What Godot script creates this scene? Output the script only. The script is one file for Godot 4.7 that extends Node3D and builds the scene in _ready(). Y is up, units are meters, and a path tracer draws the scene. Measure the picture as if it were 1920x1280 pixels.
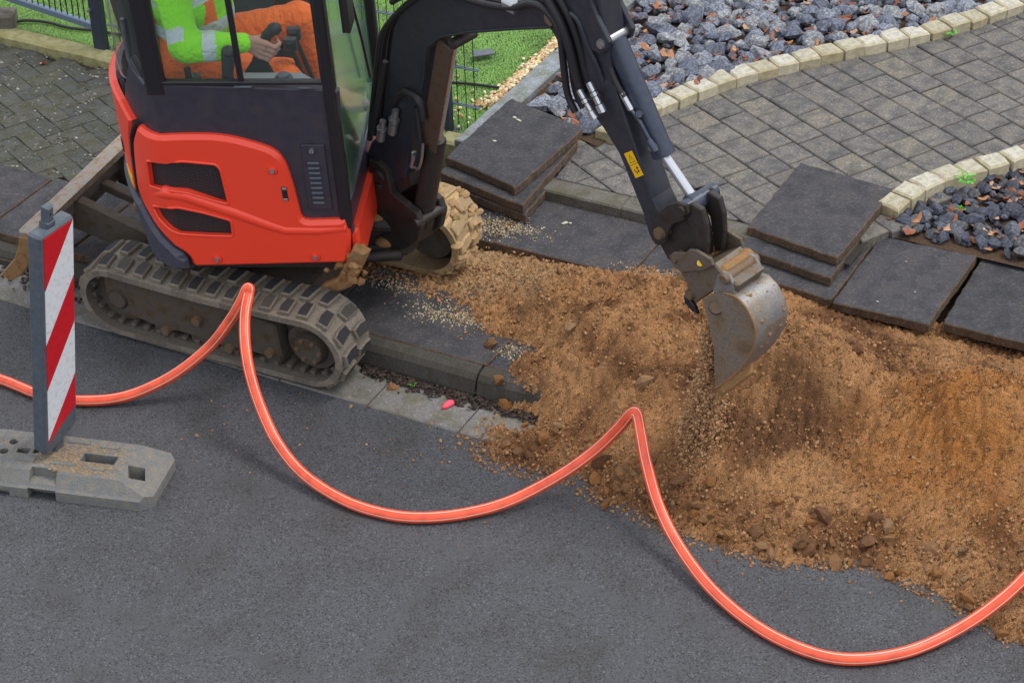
extends Node3D
# A mini excavator digging a trench in a pavement; x runs along the kerb, z towards the viewer, y is up.

const UP_TURN := 20.0
var names := {}
var M := {}
var T := {}
var rng := RandomNumberGenerator.new()


class MB:
	var v := PackedVector3Array()
	var n := PackedVector3Array()
	var u := PackedVector2Array()
	var c := PackedColorArray()
	var col := Color.WHITE
	var wall := Color.WHITE
	var x := Transform3D.IDENTITY

	func at(t: Transform3D) -> MB:
		x = t
		return self

	func paint(a: Color, b := Color(-1, 0, 0)) -> MB:
		col = a
		wall = a if b.r < 0 else b
		return self

	func add(a: Vector3, b: Vector3, d: Vector3, na: Vector3, nb: Vector3, nd: Vector3, k := Color(-1, 0, 0), ua := Vector2.ZERO, ub := Vector2.ZERO, ud := Vector2.ZERO) -> void:
		var cc := col if k.r < 0 else k
		v.append(x * a); v.append(x * d); v.append(x * b)
		n.append((x.basis * na).normalized()); n.append((x.basis * nd).normalized()); n.append((x.basis * nb).normalized())
		u.append(ua); u.append(ud); u.append(ub)
		c.append(cc); c.append(cc); c.append(cc)

	func tri(a: Vector3, b: Vector3, d: Vector3, k := Color(-1, 0, 0)) -> void:
		var m := (b - a).cross(d - a).normalized()
		add(a, b, d, m, m, m, k)

	func quad(a: Vector3, b: Vector3, d: Vector3, e: Vector3, k := Color(-1, 0, 0)) -> void:
		tri(a, b, d, k)
		tri(a, d, e, k)

	func uvquad(a: Vector3, b: Vector3, d: Vector3, e: Vector3) -> void:
		var m := (b - a).cross(d - a).normalized()
		add(a, b, d, m, m, m, col, Vector2(0, 1), Vector2(1, 1), Vector2(1, 0))
		add(a, d, e, m, m, m, col, Vector2(0, 1), Vector2(1, 0), Vector2(0, 0))

	func box(p: Vector3, s: Vector3, bev := 0.003, r := Basis.IDENTITY) -> void:
		var keep := x
		x = x * Transform3D(r, p)
		var q := [Vector2(-s.x, -s.y) / 2, Vector2(s.x, -s.y) / 2, Vector2(s.x, s.y) / 2, Vector2(-s.x, s.y) / 2]
		ext(q, -s.z / 2, s.z / 2, bev)
		x = keep

	static func area(p: Array) -> float:
		var a := 0.0
		for i in p.size():
			a += p[i].cross(p[(i + 1) % p.size()])
		return a

	static func inset(p: Array, d: float) -> Array:
		var r := []
		var m := p.size()
		for i in m:
			var e0: Vector2 = (p[i] - p[(i + m - 1) % m]).normalized()
			var e1: Vector2 = (p[(i + 1) % m] - p[i]).normalized()
			var n0 := Vector2(-e0.y, e0.x)
			var n1 := Vector2(-e1.y, e1.x)
			var b := n0 + n1
			var l := b.length_squared()
			b = n0 if l < 0.05 else b * minf(2.0 / l, 1.8)
			r.append(p[i] + b * d)
		return r

	func cap(p: Array, z: float, up: bool) -> void:
		var ix := Geometry2D.triangulate_polygon(PackedVector2Array(p))
		for i in range(0, ix.size(), 3):
			var a: Vector2 = p[ix[i]]
			var b: Vector2 = p[ix[i + 1]]
			var d: Vector2 = p[ix[i + 2]]
			if ((b - a).cross(d - a) > 0) != up:
				var k := b
				b = d
				d = k
			tri(Vector3(a.x, a.y, z), Vector3(b.x, b.y, z), Vector3(d.x, d.y, z))

	# an outline in x and y, drawn out from z0 to z1, its edges chamfered
	func ext(poly: Array, z0: float, z1: float, bev := 0.003) -> void:
		var p := poly.duplicate()
		if area(p) < 0:
			p.reverse()
		var q := inset(p, bev) if bev > 0 else p
		cap(q, z1, true)
		cap(q, z0, false)
		var m := p.size()
		for i in m:
			var j := (i + 1) % m
			var a: Vector2 = p[i]
			var b: Vector2 = p[j]
			quad(Vector3(a.x, a.y, z0 + bev), Vector3(b.x, b.y, z0 + bev), Vector3(b.x, b.y, z1 - bev), Vector3(a.x, a.y, z1 - bev), wall)
			if bev > 0:
				var ai: Vector2 = q[i]
				var bi: Vector2 = q[j]
				quad(Vector3(a.x, a.y, z1 - bev), Vector3(b.x, b.y, z1 - bev), Vector3(bi.x, bi.y, z1), Vector3(ai.x, ai.y, z1), wall)
				quad(Vector3(b.x, b.y, z0 + bev), Vector3(a.x, a.y, z0 + bev), Vector3(ai.x, ai.y, z0), Vector3(bi.x, bi.y, z0), wall)

	# a round bar along points; radius may be one number or one per point
	func tube(pts: Array, rad: Variant, sides := 10, caps := true) -> void:
		var m := pts.size()
		var t0: Vector3 = (pts[1] - pts[0]).normalized()
		var ref := t0.cross(Vector3.UP if absf(t0.y) < 0.9 else Vector3.RIGHT).normalized()
		var rings := []
		var nors := []
		for i in m:
			var t: Vector3 = (pts[mini(i + 1, m - 1)] - pts[maxi(i - 1, 0)]).normalized()
			ref = (ref - t * ref.dot(t)).normalized()
			var bi := t.cross(ref)
			var r: float = rad[i] if rad is Array else rad
			var ring := []
			var nn := []
			for k in sides + 1:
				var a := TAU * k / sides
				var d := ref * cos(a) + bi * sin(a)
				ring.append(pts[i] + d * r)
				nn.append(d)
			rings.append(ring)
			nors.append(nn)
		for i in m - 1:
			for k in sides:
				var a: Vector3 = rings[i][k]; var b: Vector3 = rings[i][k + 1]; var d: Vector3 = rings[i + 1][k + 1]; var e: Vector3 = rings[i + 1][k]
				add(a, b, d, nors[i][k], nors[i][k + 1], nors[i + 1][k + 1])
				add(a, d, e, nors[i][k], nors[i + 1][k + 1], nors[i + 1][k])
		if caps:
			for k in sides:
				tri(pts[0], rings[0][k + 1], rings[0][k])
				tri(pts[m - 1], rings[m - 1][k], rings[m - 1][k + 1])

	func cyl(a: Vector3, b: Vector3, r: float, sides := 16, bev := 0.003) -> void:
		var d := (b - a).normalized() * bev
		tube([a, a + d, b - d, b], [r - bev, r, r, r - bev], sides)

	func ball(p: Vector3, r: Vector3, k := 8) -> void:
		for i in k:
			for j in k * 2:
				var q := []
				for o in [[0, 0], [0, 1], [1, 1], [1, 0]]:
					var th: float = PI * (i + o[0]) / k
					var ph: float = TAU * (j + o[1]) / (k * 2)
					q.append(Vector3(sin(th) * cos(ph), cos(th), -sin(th) * sin(ph)))
				var w := []
				for e in q:
					w.append(p + e * r)
				if i < k - 1:
					add(w[0], w[3], w[2], q[0], q[3], q[2])
				if i > 0:
					add(w[0], w[2], w[1], q[0], q[2], q[1])

	# an angular stone of 32 faces
	func rock(p: Vector3, s: Vector3, rn: RandomNumberGenerator, rough := 0.18, cuts := 4) -> void:
		var dirs := {}
		var cut := []
		for i in cuts:
			cut.append([Vector3(rn.randf_range(-1, 1), rn.randf_range(-1, 1), rn.randf_range(-1, 1)).normalized(), rn.randf_range(0.55, 0.8)])
		var spot := func(d: Vector3) -> Vector3:
			var key := Vector3i(d * 1000)
			if not dirs.has(key):
				var w: Vector3 = d * rn.randf_range(1 - rough, 1 + rough)
				for e in cut:
					var o: float = w.dot(e[0]) - e[1]
					if o > 0:
						w -= e[0] * o
				dirs[key] = p + w * s
			return dirs[key]
		for sx in [1, -1]:
			for sy in [1, -1]:
				for sz in [1, -1]:
					var a := Vector3(sx, 0, 0); var b := Vector3(0, sy, 0); var d := Vector3(0, 0, sz)
					if sx * sy * sz < 0:
						var k := b
						b = d
						d = k
					var ab := (a + b).normalized(); var bd := (b + d).normalized(); var da := (d + a).normalized()
					for f in [[a, ab, da], [ab, b, bd], [da, bd, d], [ab, bd, da]]:
						tri(spot.call(f[0]), spot.call(f[1]), spot.call(f[2]))

	func mesh() -> ArrayMesh:
		var r := []
		r.resize(Mesh.ARRAY_MAX)
		r[Mesh.ARRAY_VERTEX] = v
		r[Mesh.ARRAY_NORMAL] = n
		r[Mesh.ARRAY_TEX_UV] = u
		r[Mesh.ARRAY_COLOR] = c
		var am := ArrayMesh.new()
		am.add_surface_from_arrays(Mesh.PRIMITIVE_TRIANGLES, r)
		return am


func lin(r: int, g: int, b: int) -> Color:
	return Color(r / 255.0, g / 255.0, b / 255.0).srgb_to_linear()


func srgb(r: int, g: int, b: int) -> Color:
	return Color(r / 255.0, g / 255.0, b / 255.0)


func numbered(called: String) -> String:
	var k: int = names.get(called, 0)
	names[called] = k + 1
	return called if k == 0 else "%s_%03d" % [called, k]


# one mesh under its thing; at top level when the parent is left out
func obj(called: String, shape: Variant, m: Material, parent: Node3D = null) -> MeshInstance3D:
	var o := MeshInstance3D.new()
	o.mesh = shape.mesh() if shape is MB else shape
	o.material_override = m
	if parent:
		o.name = called
		parent.add_child(o, true)
	else:
		o.name = numbered(called)
		add_child(o)
	return o


# alike pieces under one parent take three-digit numbers
func piece(called: String, shape: Variant, m: Material, parent: Node3D) -> MeshInstance3D:
	var o := MeshInstance3D.new()
	o.mesh = shape.mesh() if shape is MB else shape
	o.material_override = m
	var k: int = parent.get_meta("n_" + called, 0)
	parent.set_meta("n_" + called, k + 1)
	o.name = called if k == 0 else "%s_%03d" % [called, k]
	parent.add_child(o)
	return o


func tag(o: Node3D, label: String, category: String, group := "") -> Node3D:
	o.set_meta("label", label)
	o.set_meta("category", category)
	if group:
		o.set_meta("group", group)
	return o


func thing(called: String, label: String, category: String, t := Transform3D.IDENTITY, group := "") -> Node3D:
	var o := Node3D.new()
	o.name = numbered(called)
	o.transform = t
	add_child(o)
	return tag(o, label, category, group)


func struct(o: Node3D, label: String) -> Node3D:
	o.set_meta("kind", "structure")
	o.set_meta("label", label)
	return o


func stuff(o: Node3D) -> Node3D:
	o.set_meta("kind", "stuff")
	return o


func base(called: String, label: String) -> Node3D:
	var o := Node3D.new()
	o.name = numbered(called)
	add_child(o)
	return struct(o, label)


func ntex(kind: int, sd: int, freq: float, octaves: int, stops: Array, cols: Array, size := 512, cell := 1) -> NoiseTexture2D:
	var f := FastNoiseLite.new()
	f.noise_type = kind
	f.seed = sd
	f.frequency = freq
	f.fractal_octaves = octaves
	f.fractal_type = FastNoiseLite.FRACTAL_FBM if octaves > 1 else FastNoiseLite.FRACTAL_NONE
	f.cellular_return_type = cell
	var t := NoiseTexture2D.new()
	t.width = size
	t.height = size
	t.seamless = true
	t.noise = f
	var g := Gradient.new()
	g.offsets = PackedFloat32Array(stops)
	g.colors = PackedColorArray(cols)
	t.color_ramp = g
	return t


func gray(x: float) -> Color:
	return Color(x, x, x)


# a material whose textures lie on the surface from three sides; tiles are sizes in metres
func mat(c: Color, rough: float, metal := 0.0, tex: Texture2D = null, tile := 1.0, bump: Texture2D = null, relief := 0.2, over: Texture2D = null, over_tile := 2.0, world := true) -> StandardMaterial3D:
	var m := StandardMaterial3D.new()
	m.albedo_color = c
	m.roughness = rough
	m.metallic = metal
	m.vertex_color_use_as_albedo = true
	m.uv1_triplanar = true
	m.uv1_world_triplanar = world
	m.uv1_scale = Vector3.ONE / tile
	m.albedo_texture = tex
	if bump:
		m.heightmap_enabled = true
		m.heightmap_texture = bump
		m.heightmap_scale = relief
	if over:
		m.detail_enabled = true
		m.detail_albedo = over
		m.detail_blend_mode = BaseMaterial3D.BLEND_MODE_MUL
		m.detail_uv_layer = BaseMaterial3D.DETAIL_UV_2
		m.uv2_triplanar = true
		m.uv2_world_triplanar = world
		m.uv2_scale = Vector3.ONE / over_tile
	return m


func textures() -> void:
	var S := FastNoiseLite.TYPE_SIMPLEX_SMOOTH
	var C := FastNoiseLite.TYPE_CELLULAR
	T.asphalt = ntex(C, 3, 0.17, 1, [0.0, 0.2, 0.5, 0.8, 0.945, 0.96, 1.0], [gray(0.42), gray(0.68), gray(0.76), gray(0.8), gray(0.83), gray(0.98), gray(1.0)], 1024, 0)
	T.asphalt_bump = ntex(C, 3, 0.17, 2, [0.0, 1.0], [gray(1), gray(0)], 1024, 2)
	T.speck = ntex(C, 9, 0.07, 1, [0.0, 0.55, 0.9, 0.955, 1.0], [gray(0.78), gray(0.85), gray(0.89), gray(0.98), gray(1.0)], 1024, 0)
	T.grit = ntex(C, 19, 0.085, 1, [0.0, 0.4, 0.8, 0.875, 0.9, 1.0], [gray(0.72), gray(0.79), gray(0.83), gray(0.86), gray(1.0), gray(1.0)], 1024, 0)
	T.wear = ntex(S, 61, 0.011, 6, [0.0, 0.35, 0.5, 0.62, 1.0], [gray(0.74), gray(0.86), gray(0.93), Color(0.98, 0.96, 0.93), Color(1, 0.97, 0.92)])
	T.fine = ntex(S, 5, 0.08, 4, [0.0, 0.35, 0.65, 1.0], [gray(0.7), gray(0.86), gray(0.94), gray(1)])
	T.fine_bump = ntex(S, 6, 0.07, 5, [0.0, 1.0], [gray(0), gray(1)])
	T.blotch = ntex(S, 12, 0.012, 5, [0.0, 0.35, 0.6, 1.0], [gray(0.8), gray(0.9), gray(0.97), gray(1)])
	T.road_wear = ntex(S, 71, 0.008, 6, [0.0, 0.3, 0.45, 0.6, 1.0], [Color(0.86, 0.84, 0.8), Color(0.94, 0.935, 0.92), Color(0.97, 0.97, 0.97), Color(0.985, 0.985, 0.99), Color(1, 1, 1)], 1024)
	T.warm = ntex(S, 14, 0.014, 5, [0.0, 0.4, 0.62, 1.0], [Color(0.8, 0.8, 0.68), Color(0.92, 0.91, 0.85), Color(0.98, 0.98, 0.97), Color(1, 1, 1)])
	T.dust = ntex(S, 25, 0.022, 6, [0.0, 0.45, 0.62, 0.78, 1.0], [Color(0.8, 0.8, 0.82), Color(0.86, 0.86, 0.86), Color(0.91, 0.89, 0.86), Color(0.97, 0.92, 0.85), Color(1, 0.93, 0.84)])
	T.rust = ntex(S, 28, 0.012, 7, [0.0, 0.35, 0.55, 0.75, 1.0], [Color(0.86, 0.87, 0.9), Color(0.97, 0.97, 0.97), Color(0.97, 0.94, 0.89), Color(0.93, 0.85, 0.75), Color(0.8, 0.68, 0.56)])
	T.sand = ntex(S, 31, 0.035, 6, [0.0, 0.35, 0.55, 0.75, 1.0], [Color(0.68, 0.63, 0.58), Color(0.87, 0.84, 0.81), Color(0.95, 0.93, 0.91), Color(1, 0.98, 0.96), Color(1, 1, 1)], 1024)
	T.sand_bump = ntex(C, 33, 0.06, 4, [0.0, 1.0], [gray(1), gray(0)], 1024, 1)
	T.vein = ntex(FastNoiseLite.TYPE_SIMPLEX, 41, 0.016, 5, [0.0, 0.3, 0.5, 0.62, 0.7, 1.0], [gray(0.45), gray(0.58), gray(0.66), gray(0.74), Color(0.96, 0.96, 0.94), Color(1, 1, 0.97)])
	T.cloth = ntex(S, 44, 0.02, 4, [0.0, 0.5, 1.0], [gray(0), gray(0.5), gray(1)])
	T.scratch = ntex(S, 51, 0.03, 6, [0.0, 0.28, 0.36, 0.5, 1.0], [Color(0.88, 0.85, 0.82), Color(0.94, 0.93, 0.92), Color(0.985, 0.985, 0.985), Color(1, 1, 1), Color(1, 1, 1)])
	# the pierced sheet of the air intakes
	var im := Image.create(64, 64, false, Image.FORMAT_RGB8)
	var hb := Image.create(64, 64, false, Image.FORMAT_RGB8)
	for y in 64:
		for x in 64:
			var a := Vector2(fposmod(x, 32.0) - 16.0, fposmod(y, 32.0) - 16.0).length()
			var b := Vector2(fposmod(x + 16, 32.0) - 16.0, fposmod(y + 16, 32.0) - 16.0).length()
			var hole := minf(a, b) < 8.5
			im.set_pixel(x, y, srgb(14, 13, 16) if hole else srgb(74, 66, 70))
			hb.set_pixel(x, y, gray(0.0 if hole else 1.0))
	T.pierced = ImageTexture.create_from_image(im)
	T.pierced_bump = ImageTexture.create_from_image(hb)
	# the warning sticker: a triangle with a bolt of danger above, a figure beside a falling arm below
	var w := Image.create(96, 200, false, Image.FORMAT_RGB8)
	w.fill(srgb(244, 190, 20))
	var ink := srgb(30, 26, 20)
	for i in 60:
		var yy := 22 + i
		var hw := i * 0.55
		for k in 4:
			w.set_pixel(clampi(int(48 - hw) + k, 0, 95), yy, ink)
			w.set_pixel(clampi(int(48 + hw) - k, 0, 95), yy, ink)
	w.fill_rect(Rect2i(15, 80, 67, 4), ink)
	w.fill_rect(Rect2i(46, 44, 4, 20), ink)
	w.fill_rect(Rect2i(46, 69, 4, 4), ink)
	w.fill_rect(Rect2i(0, 98, 96, 4), ink)
	w.fill_rect(Rect2i(22, 150, 20, 8), ink)
	w.fill_rect(Rect2i(26, 136, 10, 10), ink)
	w.fill_rect(Rect2i(38, 158, 8, 20), ink)
	w.fill_rect(Rect2i(60, 120, 8, 50), ink)
	w.fill_rect(Rect2i(52, 128, 24, 8), ink)
	for i in 14:
		w.fill_rect(Rect2i(50 + i, 162 - i, 28 - 2 * i if i < 14 else 1, 1), ink)
	T.sticker = ImageTexture.create_from_image(w)


func materials() -> void:
	M.asphalt = mat(srgb(102, 104, 110), 0.72, 0.0, T.asphalt, 0.85, T.asphalt_bump, 0.3, T.road_wear, 3.4)
	M.gutter = mat(srgb(142, 140, 139), 0.85, 0.0, T.speck, 0.5, T.fine_bump, 0.12, T.warm, 0.9)
	M.kerb = mat(srgb(80, 77, 72), 0.85, 0.0, T.speck, 0.5, T.fine_bump, 0.15, T.warm, 0.8)
	M.slab = mat(srgb(172, 142, 115), 0.85, 0.0, T.grit, 0.6, T.fine_bump, 0.2, T.wear, 0.8)
	M.slab2 = mat(srgb(164, 138, 113), 0.85, 0.0, T.grit, 0.66, T.fine_bump, 0.2, T.wear, 0.7)
	M.edging = mat(srgb(120, 116, 110), 0.9, 0.0, T.speck, 0.4, T.fine_bump, 0.2, T.warm, 0.8)
	M.pavers = []
	for k in [[138, 135, 132], [132, 129, 127], [142, 139, 135], [128, 126, 125], [136, 133, 130], [146, 141, 133]]:
		M.pavers.append(mat(srgb(k[0], k[1], k[2]), 0.85, 0.0, T.grit, 0.5, T.fine_bump, 0.18, T.wear, 0.6))
	M.old_pavers = []
	for k in [[92, 95, 91], [88, 91, 89], [95, 96, 91], [85, 88, 87]]:
		M.old_pavers.append(mat(srgb(k[0], k[1], k[2]), 0.9, 0.0, T.speck, 0.3, T.fine_bump, 0.3, T.warm, 0.7))
	M.joint = mat(srgb(58, 54, 48), 1.0, 0.0, T.fine, 0.3, T.fine_bump, 0.3)
	M.soil = mat(srgb(84, 66, 50), 1.0, 0.0, T.sand, 0.5, T.sand_bump, 0.6)
	M.sand = mat(Color.WHITE, 0.95, 0.0, T.sand, 0.34, T.sand_bump, 1.4, T.blotch, 0.5)
	M.clods = []
	for k in [[182, 138, 94], [168, 124, 84], [188, 134, 78], [154, 112, 78], [190, 152, 112]]:
		M.clods.append(mat(srgb(k[0], k[1], k[2]), 0.95, 0.0, T.sand, 0.2, T.sand_bump, 0.6, null, 1.0, false))
	M.granite = []
	for k in [[234, 228, 206], [224, 217, 194], [238, 233, 216], [216, 207, 180]]:
		M.granite.append(mat(srgb(k[0], k[1], k[2]), 0.9, 0.0, T.fine, 0.2, T.fine_bump, 0.5, T.blotch, 0.22))
	M.gravel = []
	for k in [[186, 194, 214], [160, 168, 194], [216, 220, 230], [146, 154, 178], [198, 202, 210]]:
		M.gravel.append(mat(srgb(k[0], k[1], k[2]), 0.7, 0.0, T.vein, 0.16, T.fine_bump, 0.35, T.blotch, 0.4))
	M.dark_gravel = []
	for k in [[112, 118, 142], [98, 104, 128], [132, 138, 156], [86, 92, 112], [122, 124, 130]]:
		M.dark_gravel.append(mat(srgb(k[0], k[1], k[2]), 0.6, 0.0, T.vein, 0.16, T.fine_bump, 0.3, T.blotch, 0.4))
	M.leaf = mat(Color.WHITE, 0.8)
	M.leaf.cull_mode = BaseMaterial3D.CULL_DISABLED
	M.concrete = mat(srgb(160, 168, 178), 0.9, 0.0, T.speck, 0.6, T.fine_bump, 0.2, T.warm, 0.9)
	M.mossy = mat(srgb(180, 176, 132), 0.95, 0.0, T.fine, 0.3, T.fine_bump, 0.5, T.warm, 0.5)
	M.pebble = mat(Color.WHITE, 0.7, 0.0, T.fine, 0.1, null, 0.2, null, 1.0, false)
	M.turf = mat(srgb(84, 116, 64), 1.0, 0.0, T.fine, 0.25, T.fine_bump, 0.5, T.blotch, 0.8)
	M.blade = mat(Color.WHITE, 0.7)
	M.blade.backlight_enabled = true
	M.blade.backlight = Color(0.05, 0.09, 0.03)
	M.fence = mat(srgb(56, 64, 78), 0.5, 0.3)
	M.rail = mat(srgb(110, 126, 146), 0.5, 0.3)
	M.wire = mat(srgb(44, 52, 50), 0.5, 0.3)
	M.orange = mat(srgb(250, 72, 46), 0.34, 0.0, null, 1.4, null, 0.0, null, 0.31, false)
	M.orange.clearcoat_enabled = true
	M.orange.clearcoat = 0.25
	M.orange.clearcoat_roughness = 0.25
	M.navy = mat(srgb(70, 68, 82), 0.42, 0.0, T.scratch, 1.1, null, 0.0, T.dust, 0.8, false)
	M.weight = mat(srgb(76, 80, 98), 0.5, 0.0, T.scratch, 0.5, T.fine_bump, 0.05, T.dust, 0.6, false)
	M.trim = mat(srgb(34, 32, 38), 0.45)
	M.boom = mat(srgb(62, 65, 77), 0.42, 0.1, T.scratch, 0.9, T.fine_bump, 0.02, T.dust, 0.5, false)
	M.steel = mat(srgb(74, 70, 70), 0.55, 0.35, T.fine, 0.25, T.fine_bump, 0.12, T.rust, 0.35, false)
	M.rusty = mat(srgb(104, 84, 72), 0.7, 0.2, T.fine, 0.2, T.fine_bump, 0.15, T.rust, 0.3, false)
	M.barrel = mat(srgb(78, 86, 106), 0.32, 0.35, T.scratch, 0.5, null, 0.0, T.dust, 0.4, false)
	M.chrome = mat(srgb(205, 208, 214), 0.22, 0.85)
	M.fitting = mat(srgb(176, 178, 182), 0.35, 0.8)
	M.hose = mat(srgb(40, 38, 42), 0.55)
	M.rubber = mat(Color.WHITE, 0.85, 0.0, T.fine, 0.2, T.fine_bump, 0.2, T.dust, 0.25, false)
	M.frame = mat(srgb(100, 92, 84), 0.85, 0.1, T.fine, 0.2, T.fine_bump, 0.25, T.rust, 0.5, false)
	M.blade_steel = mat(srgb(176, 168, 160), 0.55, 0.4, T.fine, 0.25, T.fine_bump, 0.1, T.rust, 0.3, false)
	M.bucket = mat(srgb(158, 158, 160), 0.5, 0.35, T.fine, 0.45, T.fine_bump, 0.04, T.rust, 0.6, false)
	M.dirty = mat(srgb(176, 142, 100), 0.95, 0.0, T.sand, 0.15, T.sand_bump, 0.4, T.rust, 0.3, false)
	M.bucket_side = mat(srgb(150, 138, 126), 0.6, 0.25, T.fine, 0.6, T.fine_bump, 0.04, T.rust, 0.9, false)
	M.hitch = mat(srgb(128, 118, 108), 0.6, 0.3, T.fine, 0.3, T.fine_bump, 0.1, T.rust, 0.3, false)
	M.pin = mat(srgb(138, 118, 98), 0.7, 0.3, T.fine, 0.1, T.fine_bump, 0.1, T.rust, 0.12, false)
	M.pierced = mat(Color.WHITE, 0.5, 0.2, T.pierced, 0.026, T.pierced_bump, 0.12, null, 1.0, false)
	M.glass = StandardMaterial3D.new()
	M.glass.transparency = BaseMaterial3D.TRANSPARENCY_ALPHA
	M.glass.albedo_color = Color(0.6, 0.8, 0.74, 0.02)
	M.glass.roughness = 0.02
	M.windshield = M.glass.duplicate()
	M.windshield.albedo_color = Color(0.4, 0.62, 0.5, 0.2)
	M.windshield.roughness = 0.12
	M.cover = mat(srgb(150, 162, 164), 0.7, 0.0, T.fine, 0.2)
	M.seat = mat(srgb(40, 38, 40), 0.8, 0.0, T.fine, 0.1)
	M.hivis = mat(Color.WHITE, 0.75, 0.0, null, 0.3, T.cloth, 0.8, null, 1.0, false)
	M.hivis.rim_enabled = true
	M.hivis.rim = 0.2
	M.skin = mat(Color.WHITE, 0.6, 0.0, T.fine, 0.06, null, 0.0, null, 1.0, false)
	M.skin.subsurf_scatter_enabled = true
	M.skin.subsurf_scatter_strength = 0.1
	M.boot = mat(srgb(120, 122, 118), 0.8, 0.0, T.fine, 0.1, T.cloth, 0.6, null, 1.0, false)
	M.duct = mat(srgb(255, 98, 64), 0.4, 0.0, T.wear, 0.5)
	M.duct_stripe = mat(srgb(244, 196, 178), 0.4)
	M.red = mat(srgb(206, 22, 38), 0.35, 0.0, T.scratch, 0.4, null, 0.0, null, 1.0, false)
	M.white = mat(srgb(226, 232, 238), 0.35, 0.0, T.scratch, 0.45, null, 0.0, null, 1.0, false)
	M.beacon = mat(srgb(98, 108, 122), 0.5, 0.0, T.scratch, 0.5, null, 0.0, T.dust, 0.5, false)
	M.foot = mat(srgb(148, 149, 148), 0.85, 0.0, T.fine, 0.3, T.fine_bump, 0.25, T.dust, 0.5)
	M.yellow = mat(srgb(236, 190, 30), 0.5)
	M.sticker = StandardMaterial3D.new()
	M.sticker.albedo_texture = T.sticker
	M.sticker.roughness = 0.45
	M.plant = mat(Color.WHITE, 0.6)
	M.plant.backlight_enabled = true
	M.plant.backlight = Color(0.1, 0.2, 0.05)
	M.litter = mat(srgb(226, 70, 96), 0.4)


func flat(shape: MB, poly: Array, y: float) -> void:
	shape.x = Transform3D(Basis(Vector3.RIGHT, Vector3.BACK, Vector3.DOWN), Vector3(0, y, 0))
	var p := []
	for q in poly:
		p.append(Vector2(q.x, q.y))
	if MB.area(p) < 0:
		p.reverse()
	# laid flat: the outline's second number is z, so the turn is mirrored by hand
	shape.x = Transform3D.IDENTITY
	var ix := Geometry2D.triangulate_polygon(PackedVector2Array(p))
	for i in range(0, ix.size(), 3):
		var a: Vector2 = p[ix[i]]; var b: Vector2 = p[ix[i + 1]]; var d: Vector2 = p[ix[i + 2]]
		if (b - a).cross(d - a) > 0:
			var k := b
			b = d
			d = k
		shape.tri(Vector3(a.x, y, a.y), Vector3(b.x, y, b.y), Vector3(d.x, y, d.y))


# an outline on the ground (x, z), standing from y0 to y1
func upright(shape: MB, poly: Array, y0: float, y1: float, bev := 0.004) -> void:
	shape.x = shape.x * Transform3D(Basis(Vector3.RIGHT, Vector3.FORWARD, Vector3.UP), Vector3.ZERO)
	var p := []
	for q in poly:
		p.append(Vector2(q.x, -q.y))
	shape.ext(p, y0, y1, bev)
	shape.x = Transform3D.IDENTITY


func rough_rect(w: float, d: float, step: float, jag: float) -> Array:
	var p := []
	var c := [Vector2(-w, -d) / 2, Vector2(w, -d) / 2, Vector2(w, d) / 2, Vector2(-w, d) / 2]
	for i in 4:
		var a: Vector2 = c[i]; var b: Vector2 = c[(i + 1) % 4]
		var k := maxi(1, int(a.distance_to(b) / step))
		for j in k:
			p.append(a.lerp(b, float(j) / k) + Vector2(rng.randf_range(-jag, jag), rng.randf_range(-jag, jag)))
	return p


func smooth(p: Array, per := 8) -> Array:
	var r := []
	for i in p.size() - 1:
		var a = p[maxi(i - 1, 0)]; var b = p[i]; var c = p[i + 1]; var d = p[mini(i + 2, p.size() - 1)]
		for k in per:
			r.append(b.cubic_interpolate(c, a, d, float(k) / per))
	r.append(p[p.size() - 1])
	return r


func inside(p: Vector2, poly: Array) -> bool:
	return Geometry2D.is_point_in_polygon(p, PackedVector2Array(poly))


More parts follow.
